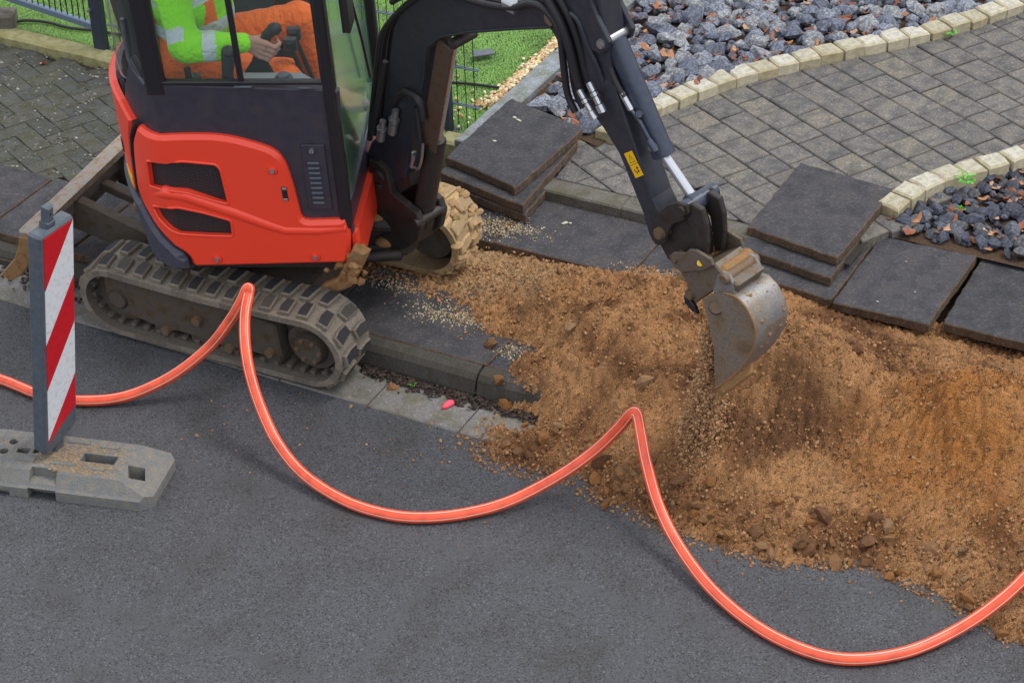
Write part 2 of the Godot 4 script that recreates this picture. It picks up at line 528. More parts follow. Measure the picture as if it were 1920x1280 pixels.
var heap_w := [Vector3(0.2805, 0.6574, 0.1082), Vector3(0.3922, 0.7522, -0.1104), Vector3(0.5671, 0.7215, -0.1373), Vector3(0.7156, 0.6878, 0.3393), Vector3(0.8139, 0.7868, -0.1995), Vector3(0.9582, 0.7942, 0.1301), Vector3(1.1408, 0.8609, -0.1625), Vector3(1.3011, 0.8573, 0.107), Vector3(1.4975, 0.8697, -0.1844), Vector3(1.6807, 0.8012, -0.1595), Vector3(1.8872, 0.7382, -0.0732), Vector3(2.0669, 0.7586, 0.0131), Vector3(2.2061, 0.8097, -0.1213), Vector3(2.3935, 0.8919, -0.3176), Vector3(2.4788, 0.9006, -0.3291), Vector3(-0.7363, -0.0724, -0.5384), Vector3(-0.4769, -0.0816, -0.4512), Vector3(-0.2508, -0.1185, -0.0348), Vector3(-0.1407, 0.0367, -0.0619), Vector3(0.022, 0.1293, -0.4481), Vector3(0.1997, 0.1626, 0.4364), Vector3(0.2754, 0.2764, 2.129), Vector3(0.4073, 0.5908, -0.4935), Vector3(0.6251, 0.5122, 0.8486), Vector3(-0.3888, -0.5141, -0.044), Vector3(-0.1559, -0.4985, 0.008), Vector3(0.1066, -0.4908, 0.0638), Vector3(0.3079, -0.4935, 0.1787), Vector3(0.4409, -0.5295, 0.019), Vector3(-0.6845, -0.2075, 0.1779), Vector3(-0.4758, -0.2159, 0.172), Vector3(-0.8222, -0.1666, 0.129), Vector3(0.9643, -0.6799, 0.0144), Vector3(1.1585, -0.6744, 0.079), Vector3(1.3692, -0.6791, 0.051), Vector3(1.5991, -0.6511, 0.0696), Vector3(1.8359, -0.6555, 0.0357), Vector3(1.9847, -0.6417, 0.0517), Vector3(2.1415, -0.6665, 0.0726), Vector3(-0.3527, -0.3741, 0.0885), Vector3(-0.159, -0.307, 0.0645), Vector3(0.0687, -0.0701, -0.1607), Vector3(0.2529, -0.197, -0.0726), Vector3(0.4279, -0.3442, -0.3282), Vector3(0.4094, 0.1182, -0.4388), Vector3(0.5934, 0.1076, -0.2397), Vector3(0.6115, -0.1847, 0.4205), Vector3(0.7441, -0.1008, 0.0022), Vector3(0.8763, 0.0665, -0.0095), Vector3(0.3203, 0.1818, -0.325), Vector3(0.5183, 0.3404, -0.0235), Vector3(0.7324, 0.3028, 0.0728), Vector3(0.2, 0.3, -2.681), Vector3(0.3, 0.37, -1.2936), Vector3(0.4, 0.38, -0.5259), Vector3(0.2, 0.47, 0.6567), Vector3(0.3, 0.475, 0.9571), Vector3(0.38, 0.48, 1.0227), Vector3(0.5, 0.46, -0.2543), Vector3(0.15, 0.55, -3.1345), Vector3(0.25, 0.56, -0.3919), Vector3(0.7024, 0.4805, -0.5725), Vector3(0.8826, 0.6202, -0.0891), Vector3(0.8994, 0.4165, -0.2426), Vector3(1.0271, 0.4494, 0.2793), Vector3(1.1183, 0.6493, 0.1675), Vector3(1.2058, 0.3557, -0.1487), Vector3(1.283, 0.5326, -0.2972), Vector3(1.3632, 0.7135, -0.0742), Vector3(1.2915, 0.1018, -0.7525), Vector3(1.2515, 0.2077, 0.6735), Vector3(1.4116, 0.101, -0.2704), Vector3(1.5165, 0.0573, -0.2946), Vector3(1.5828, -0.0403, 0.3963), Vector3(1.3947, 0.2385, -0.5656), Vector3(1.4127, 0.3256, 0.5459), Vector3(1.494, 0.5194, -0.171), Vector3(1.5631, 0.6806, 0.183), Vector3(1.5767, 0.1923, 1.8704), Vector3(1.5551, 0.1491, -1.4143), Vector3(1.6755, 0.4387, -0.0592), Vector3(1.7559, 0.6363, 0.1368), Vector3(1.6556, -0.2861, 0.569), Vector3(1.5747, -0.356, 0.0951), Vector3(1.9183, 0.0965, -0.8238), Vector3(2.0574, 0.1151, -0.3776), Vector3(1.8352, 0.1094, 0.1741), Vector3(2.0075, 0.2382, -0.0517), Vector3(1.936, 0.3065, 0.4888), Vector3(1.9965, 0.4641, -0.0588), Vector3(2.1648, 0.6449, 0.0144), Vector3(1.4416, -0.4721, -0.1055), Vector3(1.6971, -0.3857, -0.4011), Vector3(1.9142, -0.394, 0.141), Vector3(2.1743, 0.0615, -0.4827), Vector3(2.2347, 0.2864, 0.4244), Vector3(2.3357, 0.4888, -0.0583), Vector3(2.4074, 0.6936, -0.0056), Vector3(2.5185, 0.7616, 0.1499), Vector3(2.3365, -0.0111, 0.1496), Vector3(2.4498, 0.331, -0.1009), Vector3(-0.3559, 0.0908, 0.1), Vector3(-0.1357, 0.1655, 0.0865), Vector3(0.1126, 0.2584, 1.4051), Vector3(0.137, 0.5371, 3.0207), Vector3(0.5645, 0.8984, 0.1223), Vector3(1.0711, 1.0189, 0.1036), Vector3(1.5116, 1.0489, 0.1374), Vector3(1.8781, 0.9358, 0.2097), Vector3(2.2825, 0.9568, 0.3215), Vector3(2.4924, 1.0092, 0.3226), Vector3(-0.5902, 0.0469, 0.3521), Vector3(-0.4434, 0.3895, -0.0632), Vector3(-0.0632, 0.6181, 0.0251), Vector3(-0.7976, 0.2334, 0.042)]
var heap_grid := PackedFloat32Array()
const SLAB_TOP := Color(0.225, 0.33, 0.6)
const SLAB_EDGE := Color(0.42, 0.42, 0.45)
const HX := -1.35
const HZ := -0.95
const HS := 0.04
const HNX := 124
const HNZ := 62


func heap_coarse(x: float, z: float) -> float:
	var h := -0.126
	for w in heap_w:
		h += w.z * sqrt((x - w.x) * (x - w.x) + (z - w.y) * (z - w.y) + 0.0025)
	return h


var clump: FastNoiseLite
var lump: FastNoiseLite
var grit: FastNoiseLite


func heap_base(x: float, z: float) -> float:
	var fx := clampf((x - HX) / HS, 0, HNX - 1.001)
	var fz := clampf((z - HZ) / HS, 0, HNZ - 1.001)
	var i := int(fx); var j := int(fz)
	fx -= i; fz -= j
	var a := heap_grid[j * HNX + i]; var b := heap_grid[j * HNX + i + 1]
	var c := heap_grid[(j + 1) * HNX + i]; var d := heap_grid[(j + 1) * HNX + i + 1]
	return lerpf(lerpf(a, b, fx), lerpf(c, d, fx), fz) - 0.4 * smoothstep(2.6, 3.3, x)


func heap(x: float, z: float) -> float:
	var h := heap_base(x, z)
	var r := 0.35 + 0.65 * smoothstep(0.06, 0.2, h)
	h += clump.get_noise_2d(x, z) * 0.034 * r
	var l := lump.get_noise_2d(x, z)
	h += maxf(0.0, -l - 0.2) * 0.05 * r
	h += grit.get_noise_2d(x, z) * 0.03
	return h


func build_setting() -> void:
	clump = FastNoiseLite.new()
	clump.seed = 4; clump.frequency = 5.5; clump.fractal_octaves = 3
	lump = FastNoiseLite.new()
	lump.seed = 8; lump.noise_type = FastNoiseLite.TYPE_CELLULAR; lump.frequency = 21.0; lump.fractal_octaves = 2; lump.cellular_return_type = FastNoiseLite.RETURN_DISTANCE
	grit = FastNoiseLite.new()
	grit.seed = 15; grit.frequency = 46.0; grit.fractal_octaves = 3
	for j in HNZ:
		for i in HNX:
			heap_grid.append(heap_coarse(HX + i * HS, HZ + j * HS))

	var b := MB.new()
	flat(b, [Vector2(-60, -60), Vector2(60, -60), Vector2(60, 60), Vector2(-60, 60)], -0.12)
	struct(obj("ground", b, M.soil), "bare earth under the street and gardens")
	b = MB.new()
	flat(b, [Vector2(-30, 0.44), Vector2(30, 0.44), Vector2(30, 9), Vector2(-30, 9)], 0.0)
	struct(obj("road", b, M.asphalt), "dark grey asphalt road in front of the kerb")
	b = MB.new()
	flat(b, [Vector2(-30, 9), Vector2(30, 9), Vector2(30, 9.2), Vector2(-30, 9.2)], 0.1)
	flat(b, [Vector2(-30, -0.52), Vector2(30, -0.52), Vector2(30, 0.44), Vector2(-30, 0.44)], 0.03)
	struct(obj("sand_bed", b, M.soil), "brown bedding layer laid bare beneath the lifted paving")

	# gutter: a row of flat stones between the asphalt and the kerb
	var gutter := base("gutter", "row of pale grey flat stones between asphalt and kerb")
	var gs := MB.new()
	gs.box(Vector3.ZERO, Vector3(0.414, 0.06, 0.228), 0.005)
	for i in range(-9, 9):
		var o := piece("gutter_stone", gs.mesh() if i == -9 else gutter.get_child(0).mesh, M.gutter, gutter)
		o.position = Vector3(0.115 + 0.42 * (i + 0.5), -0.022 + rng.randf_range(-0.001, 0.001), 0.558)
		o.rotation.x = 0.02

	# kerb stones
	var kerb := base("kerb", "dark weathered concrete kerb along the road")
	var prof := [Vector2(0, -0.12), Vector2(0.088, -0.12), Vector2(0.082, 0.03), Vector2(0.068, 0.085), Vector2(0.05, 0.106), Vector2(0.02, 0.115), Vector2(0, 0.115)]
	var ks := MB.new()
	ks.x = Transform3D(Basis(Vector3.BACK, Vector3.UP, Vector3.LEFT), Vector3.ZERO)
	ks.ext(prof, 0.004, 1.03, 0.004)
	var km := ks.mesh()
	for i in range(-2, 4):
		var o := piece("kerb_stone", km, M.kerb, kerb)
		o.position = Vector3(0.063 + 1.035 * (i + 1), 0, 0.358)
		if i < -1:
			o.position.y = -0.045
			o.position.x -= 0.03
	for i in 3:
		var o := piece("kerb_stone", km, M.kerb, kerb)
		o.position = Vector3(0.03 - 1.035 * (i + 2), -0.045, 0.358)

	# the pavement: slabs in place, and two rows of old setts to the left
	var pavement := base("pavement", "pavement of large dark slabs beside the kerb")
	var slab_at := func(x0: float, z0: float, x1: float, z1: float, y: float, m: Material) -> void:
		var s := MB.new().paint(SLAB_TOP * rng.randf_range(0.92, 1.06), SLAB_EDGE)
		upright(s, rough_rect(x1 - x0 - 0.006, z1 - z0 - 0.006, 0.05, 0.0015), -0.058, 0.0, 0.004)
		var o := piece("slab", s, m, pavement)
		o.position = Vector3((x0 + x1) / 2, y, (z0 + z1) / 2)
	slab_at.call(-1.50, -0.1, -0.72, 0.354, 0.113, M.slab)
	slab_at.call(-0.72, -0.125, 0.075, 0.354, 0.115, M.slab)
	slab_at.call(0.075, -0.11, 0.6, 0.354, 0.114, M.slab2)
	slab_at.call(0.6, -0.11, 1.2, 0.354, 0.113, M.slab)
	slab_at.call(1.2, -0.11, 2.6, 0.354, 0.113, M.slab)
	slab_at.call(2.24, -1.26, 2.72, -0.7, 0.113, M.slab)
	slab_at.call(2.72, -1.26, 3.2, -0.7, 0.113, M.slab2)
	slab_at.call(3.2, -1.26, 3.7, -0.7, 0.113, M.slab)
	slab_at.call(2.6, -0.11, 3.4, 0.354, 0.113, M.slab2)
	slab_at.call(3.4, -0.11, 4.2, 0.354, 0.113, M.slab)
	slab_at.call(-1.15, -0.94, -0.36, -0.505, 0.112, M.slab2)
	slab_at.call(-0.36, -0.94, 0.3, -0.505, 0.115, M.slab)
	slab_at.call(0.3, -0.94, 0.72, -0.505, 0.116, M.slab2)
	slab_at.call(-1.62, -0.5, -1.15, -0.1, 0.1, M.slab)
	slab_at.call(-2.02, -0.17, -1.52, 0.352, 0.105, M.slab)
	slab_at.call(-2.48, -0.165, -2.025, 0.352, 0.106, M.slab2)
	slab_at.call(-2.95, -0.16, -2.485, 0.352, 0.105, M.slab)
	slab_at.call(-3.5, -0.155, -2.955, 0.352, 0.104, M.slab2)

	# old setts at the left, herringbone, mossy and worn
	var yard := base("forecourt", "worn mossy forecourt of small grey setts at the left")
	b = MB.new()
	flat(b, [Vector2(-9, -1.4), Vector2(-1.1, -1.4), Vector2(-1.1, -0.08), Vector2(-9, -0.08)], 0.083)
	piece("bedding", b, M.joint, yard)
	var shapes := []
	for k in 5:
		var s := MB.new()
		upright(s, rough_rect(0.197, 0.097, 0.05, 0.002), -0.05, 0.0, 0.003)
		shapes.append(s.mesh())
	var ext_poly := [Vector2(-4.6, -1.2), Vector2(-1.18, -1.2), Vector2(-1.18, -0.5), Vector2(-1.62, -0.5), Vector2(-1.62, -0.12), Vector2(-4.6, -0.12)]
	var rank := []
	for i in range(-30, 30):
		for j in range(-30, 30):
			for k in 2:
				# herringbone of 0.2 by 0.1
				var p := Vector2((i + j) * 0.1, (i - j) * 0.1)
				p = Vector2(i * 0.1 + j * 0.2, i * 0.1 - j * 0.2)
				p += Vector2(0.1, 0.05) if k == 0 else Vector2(0.25, 0.0)
				p = p.rotated(0.45) + Vector2(-2.6, -0.6)
				if inside(p, ext_poly):
					rank.append([p.distance_to(Vector2(-2.3, -0.5)), p, k])
	rank.sort_custom(func(a, c): return a[0] < c[0])
	for e in rank.slice(0, 300):
		var o := piece("sett", shapes[rng.randi() % 5], M.old_pavers[rng.randi() % 4], yard)
		o.position = Vector3(e[1].x, 0.1 + rng.randf_range(-0.0018, 0.0015), e[1].y)
		o.rotation.y = -0.45 + (0.0 if e[2] == 0 else PI / 2) + rng.randf_range(-0.012, 0.012)
		o.rotation.x = rng.randf_range(-0.008, 0.008)
	if rank.size() > 300:
		b = MB.new()
		for e in rank.slice(300):
			b.at(Transform3D(Basis(Vector3.UP, -0.45 + (0.0 if e[2] == 0 else PI / 2)), Vector3(e[1].x, 0.1, e[1].y)))
			b.box(Vector3(0, -0.025, 0), Vector3(0.194, 0.05, 0.094), 0.005)
		stuff(piece("far_setts", b, M.old_pavers[1], yard))
	# pale grit, moss and crumbs lying over the setts
	b = MB.new()
	var moss := FastNoiseLite.new()
	moss.frequency = 3.0
	for i in 5200:
		var p := Vector2(rng.randf_range(-3.6, -1.2), rng.randf_range(-1.2, -0.12))
		if not inside(p, ext_poly):
			continue
		var q := rng.randf()
		if moss.get_noise_2d(p.x, p.y) > 0.0 and q < 0.75:
			b.paint([lin(96, 104, 62), lin(84, 90, 58), lin(110, 108, 74)][rng.randi() % 3])
		else:
			b.paint([lin(170, 168, 160), lin(140, 136, 128), lin(110, 98, 82), lin(76, 66, 56), lin(120, 116, 106)][rng.randi() % 5])
		var w := 0.0016 + 0.0075 * pow(rng.randf(), 3.0)
		b.rock(Vector3(p.x, 0.1015, p.y), Vector3(w, w * 0.5, w * 0.8), rng, 0.25, 0)
	stuff(piece("grit", b, M.pebble, yard))

	# driveway between two curved borders
	var curve_a := smooth([Vector2(-0.2865, -1.3995), Vector2(-0.2579, -1.5674), Vector2(-0.2014, -1.799), Vector2(-0.0948, -2.0534), Vector2(0.0209, -2.2673), Vector2(0.1498, -2.4589), Vector2(0.2969, -2.6481), Vector2(0.4678, -2.8565), Vector2(0.665, -3.079), Vector2(0.813, -3.2941), Vector2(0.991, -3.6012), Vector2(1.1546, -3.8864), Vector2(1.3447, -4.2986)], 6)
	var curve_b := smooth([Vector2(1.1351, -1.318), Vector2(1.1402, -1.4174), Vector2(1.1655, -1.5379), Vector2(1.2151, -1.6769), Vector2(1.345, -1.8771), Vector2(1.502, -2.0815), Vector2(1.6499, -2.3287), Vector2(1.8518, -2.6688)], 6)
	var drive := base("driveway", "driveway of grey concrete pavers between two curved stone borders")
	var area := curve_a.duplicate()
	var back := curve_b.duplicate()
	back.reverse()
	area.append_array(back)
	area.append_array([Vector2(1.13, -0.95), Vector2(-0.72, -0.95), Vector2(-0.72, -1.3)])
	b = MB.new()
	flat(b, area, 0.146)
	piece("bedding", b, M.joint, drive)
	var grown: Array = Geometry2D.offset_polygon(PackedVector2Array(area), 0.05)
	var limit: PackedVector2Array = grown[0]
	var du := Vector2(0.868, 0.497)
	var dv := Vector2(0.497, -0.868)
	var forms := {}
	var cands := []
	for r in range(-4, 30):
		var s := -4.0 + rng.randf() * 0.2
		while s < 4.0:
			var l: float = [0.158, 0.158, 0.21][rng.randi() % 3]
			var p := du * (s + l / 2) + dv * (r * 0.158) + Vector2(0.0, -0.95)
			s += l
			if p.y > -0.98 or p.x > 0.93 and p.y > -1.2 or not Geometry2D.is_point_in_polygon(p, limit):
				continue
			if p.y + l * 0.25 + 0.066 > -1.056:
				# cut along the edging stones
				var w := l - 0.007
				var q := PackedVector2Array([p - du * w / 2 - dv * 0.0755, p + du * w / 2 - dv * 0.0755, p + du * w / 2 + dv * 0.0755, p - du * w / 2 + dv * 0.0755])
				for part in Geometry2D.intersect_polygons(q, PackedVector2Array([Vector2(-9, -9), Vector2(9, -9), Vector2(9, -1.062), Vector2(-9, -1.062)])):
					var ar: Array = Array(part)
					if absf(MB.area(ar)) < 0.002 or p.x > 1.13:
						continue
					var cs := MB.new()
					upright(cs, ar, 0.1, 0.16, 0.003)
					piece("cut_paver", cs, M.pavers[rng.randi() % 6], drive)
				continue
			cands.append([p, l])
	cands.sort_custom(func(a, c): return a[0].y > c[0].y)
	b = MB.new()
	for i in cands.size():
		var l: float = cands[i][1]
		var p: Vector2 = cands[i][0]
		if i >= 300:
			b.at(Transform3D(Basis(Vector3.UP, -0.52), Vector3(p.x, 0.13, p.y))).box(Vector3.ZERO, Vector3(l - 0.008, 0.06, 0.15), 0.005)
			continue
		if not forms.has(l):
			forms[l] = []
			for k in 4:
				var s := MB.new()
				upright(s, rough_rect(l - 0.007, 0.151, 0.09, 0.0015), -0.06, 0.0, 0.005)
				forms[l].append(s.mesh())
		var o := piece("paver", forms[l][i % 4], M.pavers[rng.randi() % 6], drive)
		o.position = Vector3(p.x, 0.16 + rng.randf_range(-0.0025, 0.0025), p.y)
		o.rotation = Vector3(rng.randf_range(-0.006, 0.006), -0.52 + rng.randf_range(-0.008, 0.008), rng.randf_range(-0.006, 0.006))
	if cands.size() > 300:
		stuff(piece("far_pavers", b, M.pavers[0], drive))
	# the row of edging stones that ends the driveway towards the pavement
	for i in 4:
		var w: float = [0.42, 0.46, 0.43, 0.47, 0.44][i]
		var s := MB.new()
		upright(s, rough_rect(w - 0.005, 0.115, 0.08, 0.002), -0.09, 0.0, 0.008)
		var o := piece("edging_stone", s, M.edging, drive)
		o.position = Vector3(-0.62 + 0.44 * i, 0.164, -1.0 + 0.004 * (i % 2))

	# borders of pale granite setts
	var border := func(line: Array, label: String, lift: float, step: float) -> Node3D:
		var o := base("stone_border", label)
		var walked := 0.0
		for i in line.size() - 1:
			walked += line[i].distance_to(line[i + 1])
			if walked < step:
				continue
			walked -= step
			var d: Vector2 = (line[i + 1] - line[i]).normalized()
			var s := MB.new().paint(Color.WHITE, Color(0.92, 0.87, 0.74))
			upright(s, rough_rect(step * rng.randf_range(0.88, 0.97), 0.115, 0.04, 0.005), -0.12, 0.0, 0.009)
			var k := piece("granite_sett", s, M.granite[rng.randi() % 4], o)
			k.position = Vector3(line[i].x, lift + rng.randf_range(-0.006, 0.006), line[i].y)
			k.rotation = Vector3(rng.randf_range(-0.05, 0.05), -d.angle() + rng.randf_range(-0.05, 0.05), rng.randf_range(-0.05, 0.05))
		return o
	border.call(fine_line(curve_a), "curved border of pale yellow granite setts behind the driveway", 0.215, 0.122)
	border.call(fine_line(curve_b), "curved border of pale granite setts round the dark gravel at the right", 0.215, 0.122)

	# gravel beds
	var bed_a := curve_a.duplicate()
	bed_a.append_array([Vector2(2.2, -6.0), Vector2(-0.76, -6.0), Vector2(-0.78, -1.55)])
	gravel("gravel_bed", "bed of broken blue grey stones behind the pale border", bed_a, 0.165, M.gravel, 0.054, Vector2(0.1, -2.2), 31, 1)
	var bed_b := curve_b.duplicate()
	bed_b.append_array([Vector2(3.2, -2.3), Vector2(3.2, -1.27), Vector2(1.14, -1.275)])
	gravel("gravel_bed", "bed of small dark slate stones and brown leaves beside the loose slabs", bed_b, 0.125, M.dark_gravel, 0.037, Vector2(1.45, -1.5), 47, 0)

	# the concrete edging between lawn and gravel, with a strip of pale pebbles
	var ce := base("concrete_edging", "pale grey concrete edging between lawn and blue gravel")
	for i in 4:
		var s := MB.new()
		upright(s, [Vector2(-0.055, -0.5), Vector2(0.055, -0.5), Vector2(0.055, 0.496), Vector2(-0.055, 0.496)], -0.2, 0.0, 0.006)
		var o := piece("edging_block", s, M.concrete, ce)
		o.position = Vector3(-0.835 + 0.004 * i, 0.2, -1.62 - i)
	var turf := base("lawn", "short bright green artificial lawn behind the fence")
	b = MB.new()
	flat(b, [Vector2(-14, -1.24), Vector2(-0.89, -1.24), Vector2(-0.89, -14), Vector2(-14, -14)], 0.128)
	piece("turf_backing", b, M.turf, turf)
	b = MB.new()
	for k in 3:
		var a := k * 2.1
		var d := Vector3(cos(a), 0, sin(a)) * 0.0028
		b.paint(lin(150, 188, 116)).tri(d * 1.0 + Vector3(0, 0, 0), -d, Vector3(cos(a + 1) * 0.009, 0.013, sin(a + 1) * 0.009))
	var mm := MultiMesh.new()
	mm.transform_format = MultiMesh.TRANSFORM_3D
	mm.use_colors = true
	mm.mesh = b.mesh()
	mm.instance_count = 190000
	var tone := FastNoiseLite.new()
	tone.frequency = 2.6
	tone.fractal_octaves = 3
	for i in mm.instance_count:
		var p := Vector3(rng.randf_range(-4.4, -0.9), 0.128, -1.25 - 2.3 * pow(rng.randf(), 1.15))
		var k := 1.0 + 0.3 * tone.get_noise_2d(p.x, p.z) + rng.randf_range(-0.22, 0.22)
		mm.set_instance_transform(i, Transform3D(Basis(Vector3.UP, rng.randf() * TAU).scaled(Vector3(1, rng.randf_range(0.6, 1.2), 1)), p))
		mm.set_instance_color(i, Color(k, k, k * 0.92))
	var mi := MultiMeshInstance3D.new()
	mi.name = "grass"
	mi.multimesh = mm
	mi.material_override = M.blade
	turf.add_child(stuff(mi))
	# pale pebbles along the edging
	b = MB.new()
	b.rock(Vector3.ZERO, Vector3.ONE, rng, 0.12, 0)
	mm = MultiMesh.new()
	mm.transform_format = MultiMesh.TRANSFORM_3D
	mm.use_colors = true
	mm.mesh = b.mesh()
	mm.instance_count = 3600
	for i in mm.instance_count:
		var p := Vector3(-0.895 - absf(rng.randfn(0.0, 0.042)), 0, rng.randf_range(-3.4, -1.55))
		if i < 40:
			p.x = -0.9 - absf(rng.randfn(0.0, 0.22))
			p.z = rng.randf_range(-1.8, -1.28)
		p.y = 0.145 + maxf(0.0, 0.06 - (-0.895 - p.x) * 0.6) * rng.randf()
		var s := Vector3(rng.randf_range(0.007, 0.013), rng.randf_range(0.005, 0.009), rng.randf_range(0.006, 0.011))
		mm.set_instance_transform(i, Transform3D(Basis.from_euler(Vector3(rng.randf_range(-0.5, 0.5), rng.randf() * TAU, rng.randf_range(-0.5, 0.5))).scaled_local(s), p))
		mm.set_instance_color(i, [lin(244, 226, 178), lin(250, 240, 214), lin(226, 196, 140), lin(214, 160, 112), lin(238, 214, 160)][rng.randi() % 5])
	mi = MultiMeshInstance3D.new()
	mi.name = numbered("pebbles")
	mi.multimesh = mm
	mi.material_override = M.pebble
	add_child(stuff(mi))
	mi.set_meta("label", "strip of small cream pebbles between lawn and concrete edging")

	# the mossy kerb in front of the fence
	var mk := base("garden_kerb", "yellowed mossy concrete kerb in front of the garden fence")
	for i in 4:
		var s := MB.new()
		upright(s, rough_rect(0.9, 0.11, 0.09, 0.004), -0.2, 0.0, 0.012)
		var o := piece("kerb_stone", s, M.mossy, mk)
		o.position = Vector3(-3.28 + 0.905 * i, 0.148, -1.245 + 0.012 * (i % 2))
		o.rotation.y = 0.02 * (i % 2)

	# loose earth and rotten leaves in the gutter corner
	b = MB.new()
	for i in 900:
		var x := rng.randf_range(-0.45, 0.42)
		if i > 640:
			x = rng.randf_range(-2.6, -1.75)
		var z := 0.445 + absf(rng.randfn(0.0, 0.03))
		if i > 640:
			z = 0.47 + rng.randfn(0.0, 0.05)
		var q: float = [0.3, 0.5, 0.8, 1.1][rng.randi() % 4]
		b.paint(lin(70, 54, 44) * q)
		b.rock(Vector3(x, 0.012 + rng.randf() * 0.012, z), Vector3(rng.randf_range(0.004, 0.014), rng.randf_range(0.003, 0.007), rng.randf_range(0.004, 0.011)), rng, 0.3, 2)
	stuff(obj("gutter_dirt", b, M.pebble)).set_meta("label", "dark crumbs of earth and rotten leaves along the kerb foot")


func fine_line(line: Array) -> Array:
	var r := []
	for i in line.size() - 1:
		for k in 24:
			r.append(line[i].lerp(line[i + 1], k / 24.0))
	return r


func gravel(called: String, label: String, poly: Array, y: float, mats: Array, size: float, mid: Vector2, sd: int, layer: int) -> void:
	var bed := base(called, label)
	var rn := RandomNumberGenerator.new()
	rn.seed = sd
	var b := MB.new()
	flat(b, poly, y)
	piece("earth", b, M.soil, bed)
	var forms := []
	for k in 10:
		b = MB.new()
		b.rock(Vector3.ZERO, Vector3(1, 0.75, 0.85), rn, 0.16, 5)
		forms.append(b.mesh())
	var inner: PackedVector2Array = Geometry2D.offset_polygon(PackedVector2Array(poly), -size * 0.9)[0]
	var all := []
	var step := size * 1.55
	for i in range(-60, 90):
		for j in range(-90, 40):
			var p := Vector2(i * step + (j % 2) * step * 0.5, j * step * 0.87) + Vector2(rn.randf_range(-1, 1), rn.randf_range(-1, 1)) * step * 0.33
			if p.y > -3.9 and Geometry2D.is_point_in_polygon(p, inner):
				all.append([p.distance_to(mid), p])
	all.sort_custom(func(a, c): return a[0] < c[0])
	var rest := MB.new()
	for i in all.size():
		var p: Vector2 = all[i][1]
		var s := size * lerpf(0.55, 1.5, pow(rn.randf(), 1.3))
		var t := Transform3D(Basis.from_euler(Vector3(rn.randf_range(-0.5, 0.5), rn.randf() * TAU, rn.randf_range(-0.5, 0.5))).scaled_local(Vector3(s * rn.randf_range(0.9, 1.3), s * rn.randf_range(0.7, 1.0), s)), Vector3(p.x, y + size * rn.randf_range(0.25, 0.8), p.y))
		if i < 300:
			var o := piece("stone", forms[rn.randi() % 10], mats[rn.randi() % mats.size()], bed)
			o.transform = t
		else:
			rest.x = t
			rest.rock(Vector3.ZERO, Vector3(1, 0.75, 0.85), rn, 0.16, 4)
	if all.size() > 300:
		rest.x = Transform3D.IDENTITY
		stuff(piece("more_stones", rest, mats[0], bed))
	# small chips between the stones, and dry leaves
	b = MB.new()
	for i in 1300:
		var p: Vector2 = all[rn.randi() % all.size()][1] + Vector2(rn.randf_range(-1, 1), rn.randf_range(-1, 1)) * size
		if not Geometry2D.is_point_in_polygon(p, inner):
			continue
		var q := rn.randf_range(0.5, 1.3)
		b.paint(Color(0.13, 0.14, 0.18) * q if layer else Color(0.06, 0.065, 0.085) * q)
		b.rock(Vector3(p.x, y + size * rn.randf() * 0.5, p.y), Vector3(1, 0.8, 0.8) * size * rn.randf_range(0.2, 0.45), rn, 0.2, 3)
	stuff(piece("chips", b, M.pebble, bed))
	b = MB.new()
	for i in 520:
		var p: Vector2 = all[rn.randi() % all.size()][1] + Vector2(rn.randf_range(-1, 1), rn.randf_range(-1, 1)) * step * 0.6
		leaf(b, Vector3(p.x, y + size * rn.randf_range(0.4, 1.15), p.y), rn.randf_range(0.018, 0.036), rn)
	b.paint(Color.WHITE)
	stuff(piece("dry_leaves", b, M.leaf, bed))


func leaf(b: MB, at: Vector3, s: float, rn: RandomNumberGenerator) -> void:
	b.paint([lin(146, 92, 64), lin(122, 74, 52), lin(168, 118, 84), lin(100, 62, 44), lin(176, 138, 106)][rn.randi() % 5])
	b.x = Transform3D(Basis.from_euler(Vector3(rn.randf_range(-0.5, 0.5), rn.randf() * TAU, rn.randf_range(-0.5, 0.5))), at)
	var rim := []
	for k in 7:
		var a := TAU * k / 7
		rim.append(Vector3(cos(a) * s, 0.25 * s * cos(2 * a) + rn.randf_range(-0.1, 0.15) * s, sin(a) * s * 0.6) * rn.randf_range(0.75, 1.1))
	for k in 7:
		b.tri(Vector3.ZERO, rim[(k + 1) % 7], rim[k])
	b.x = Transform3D.IDENTITY


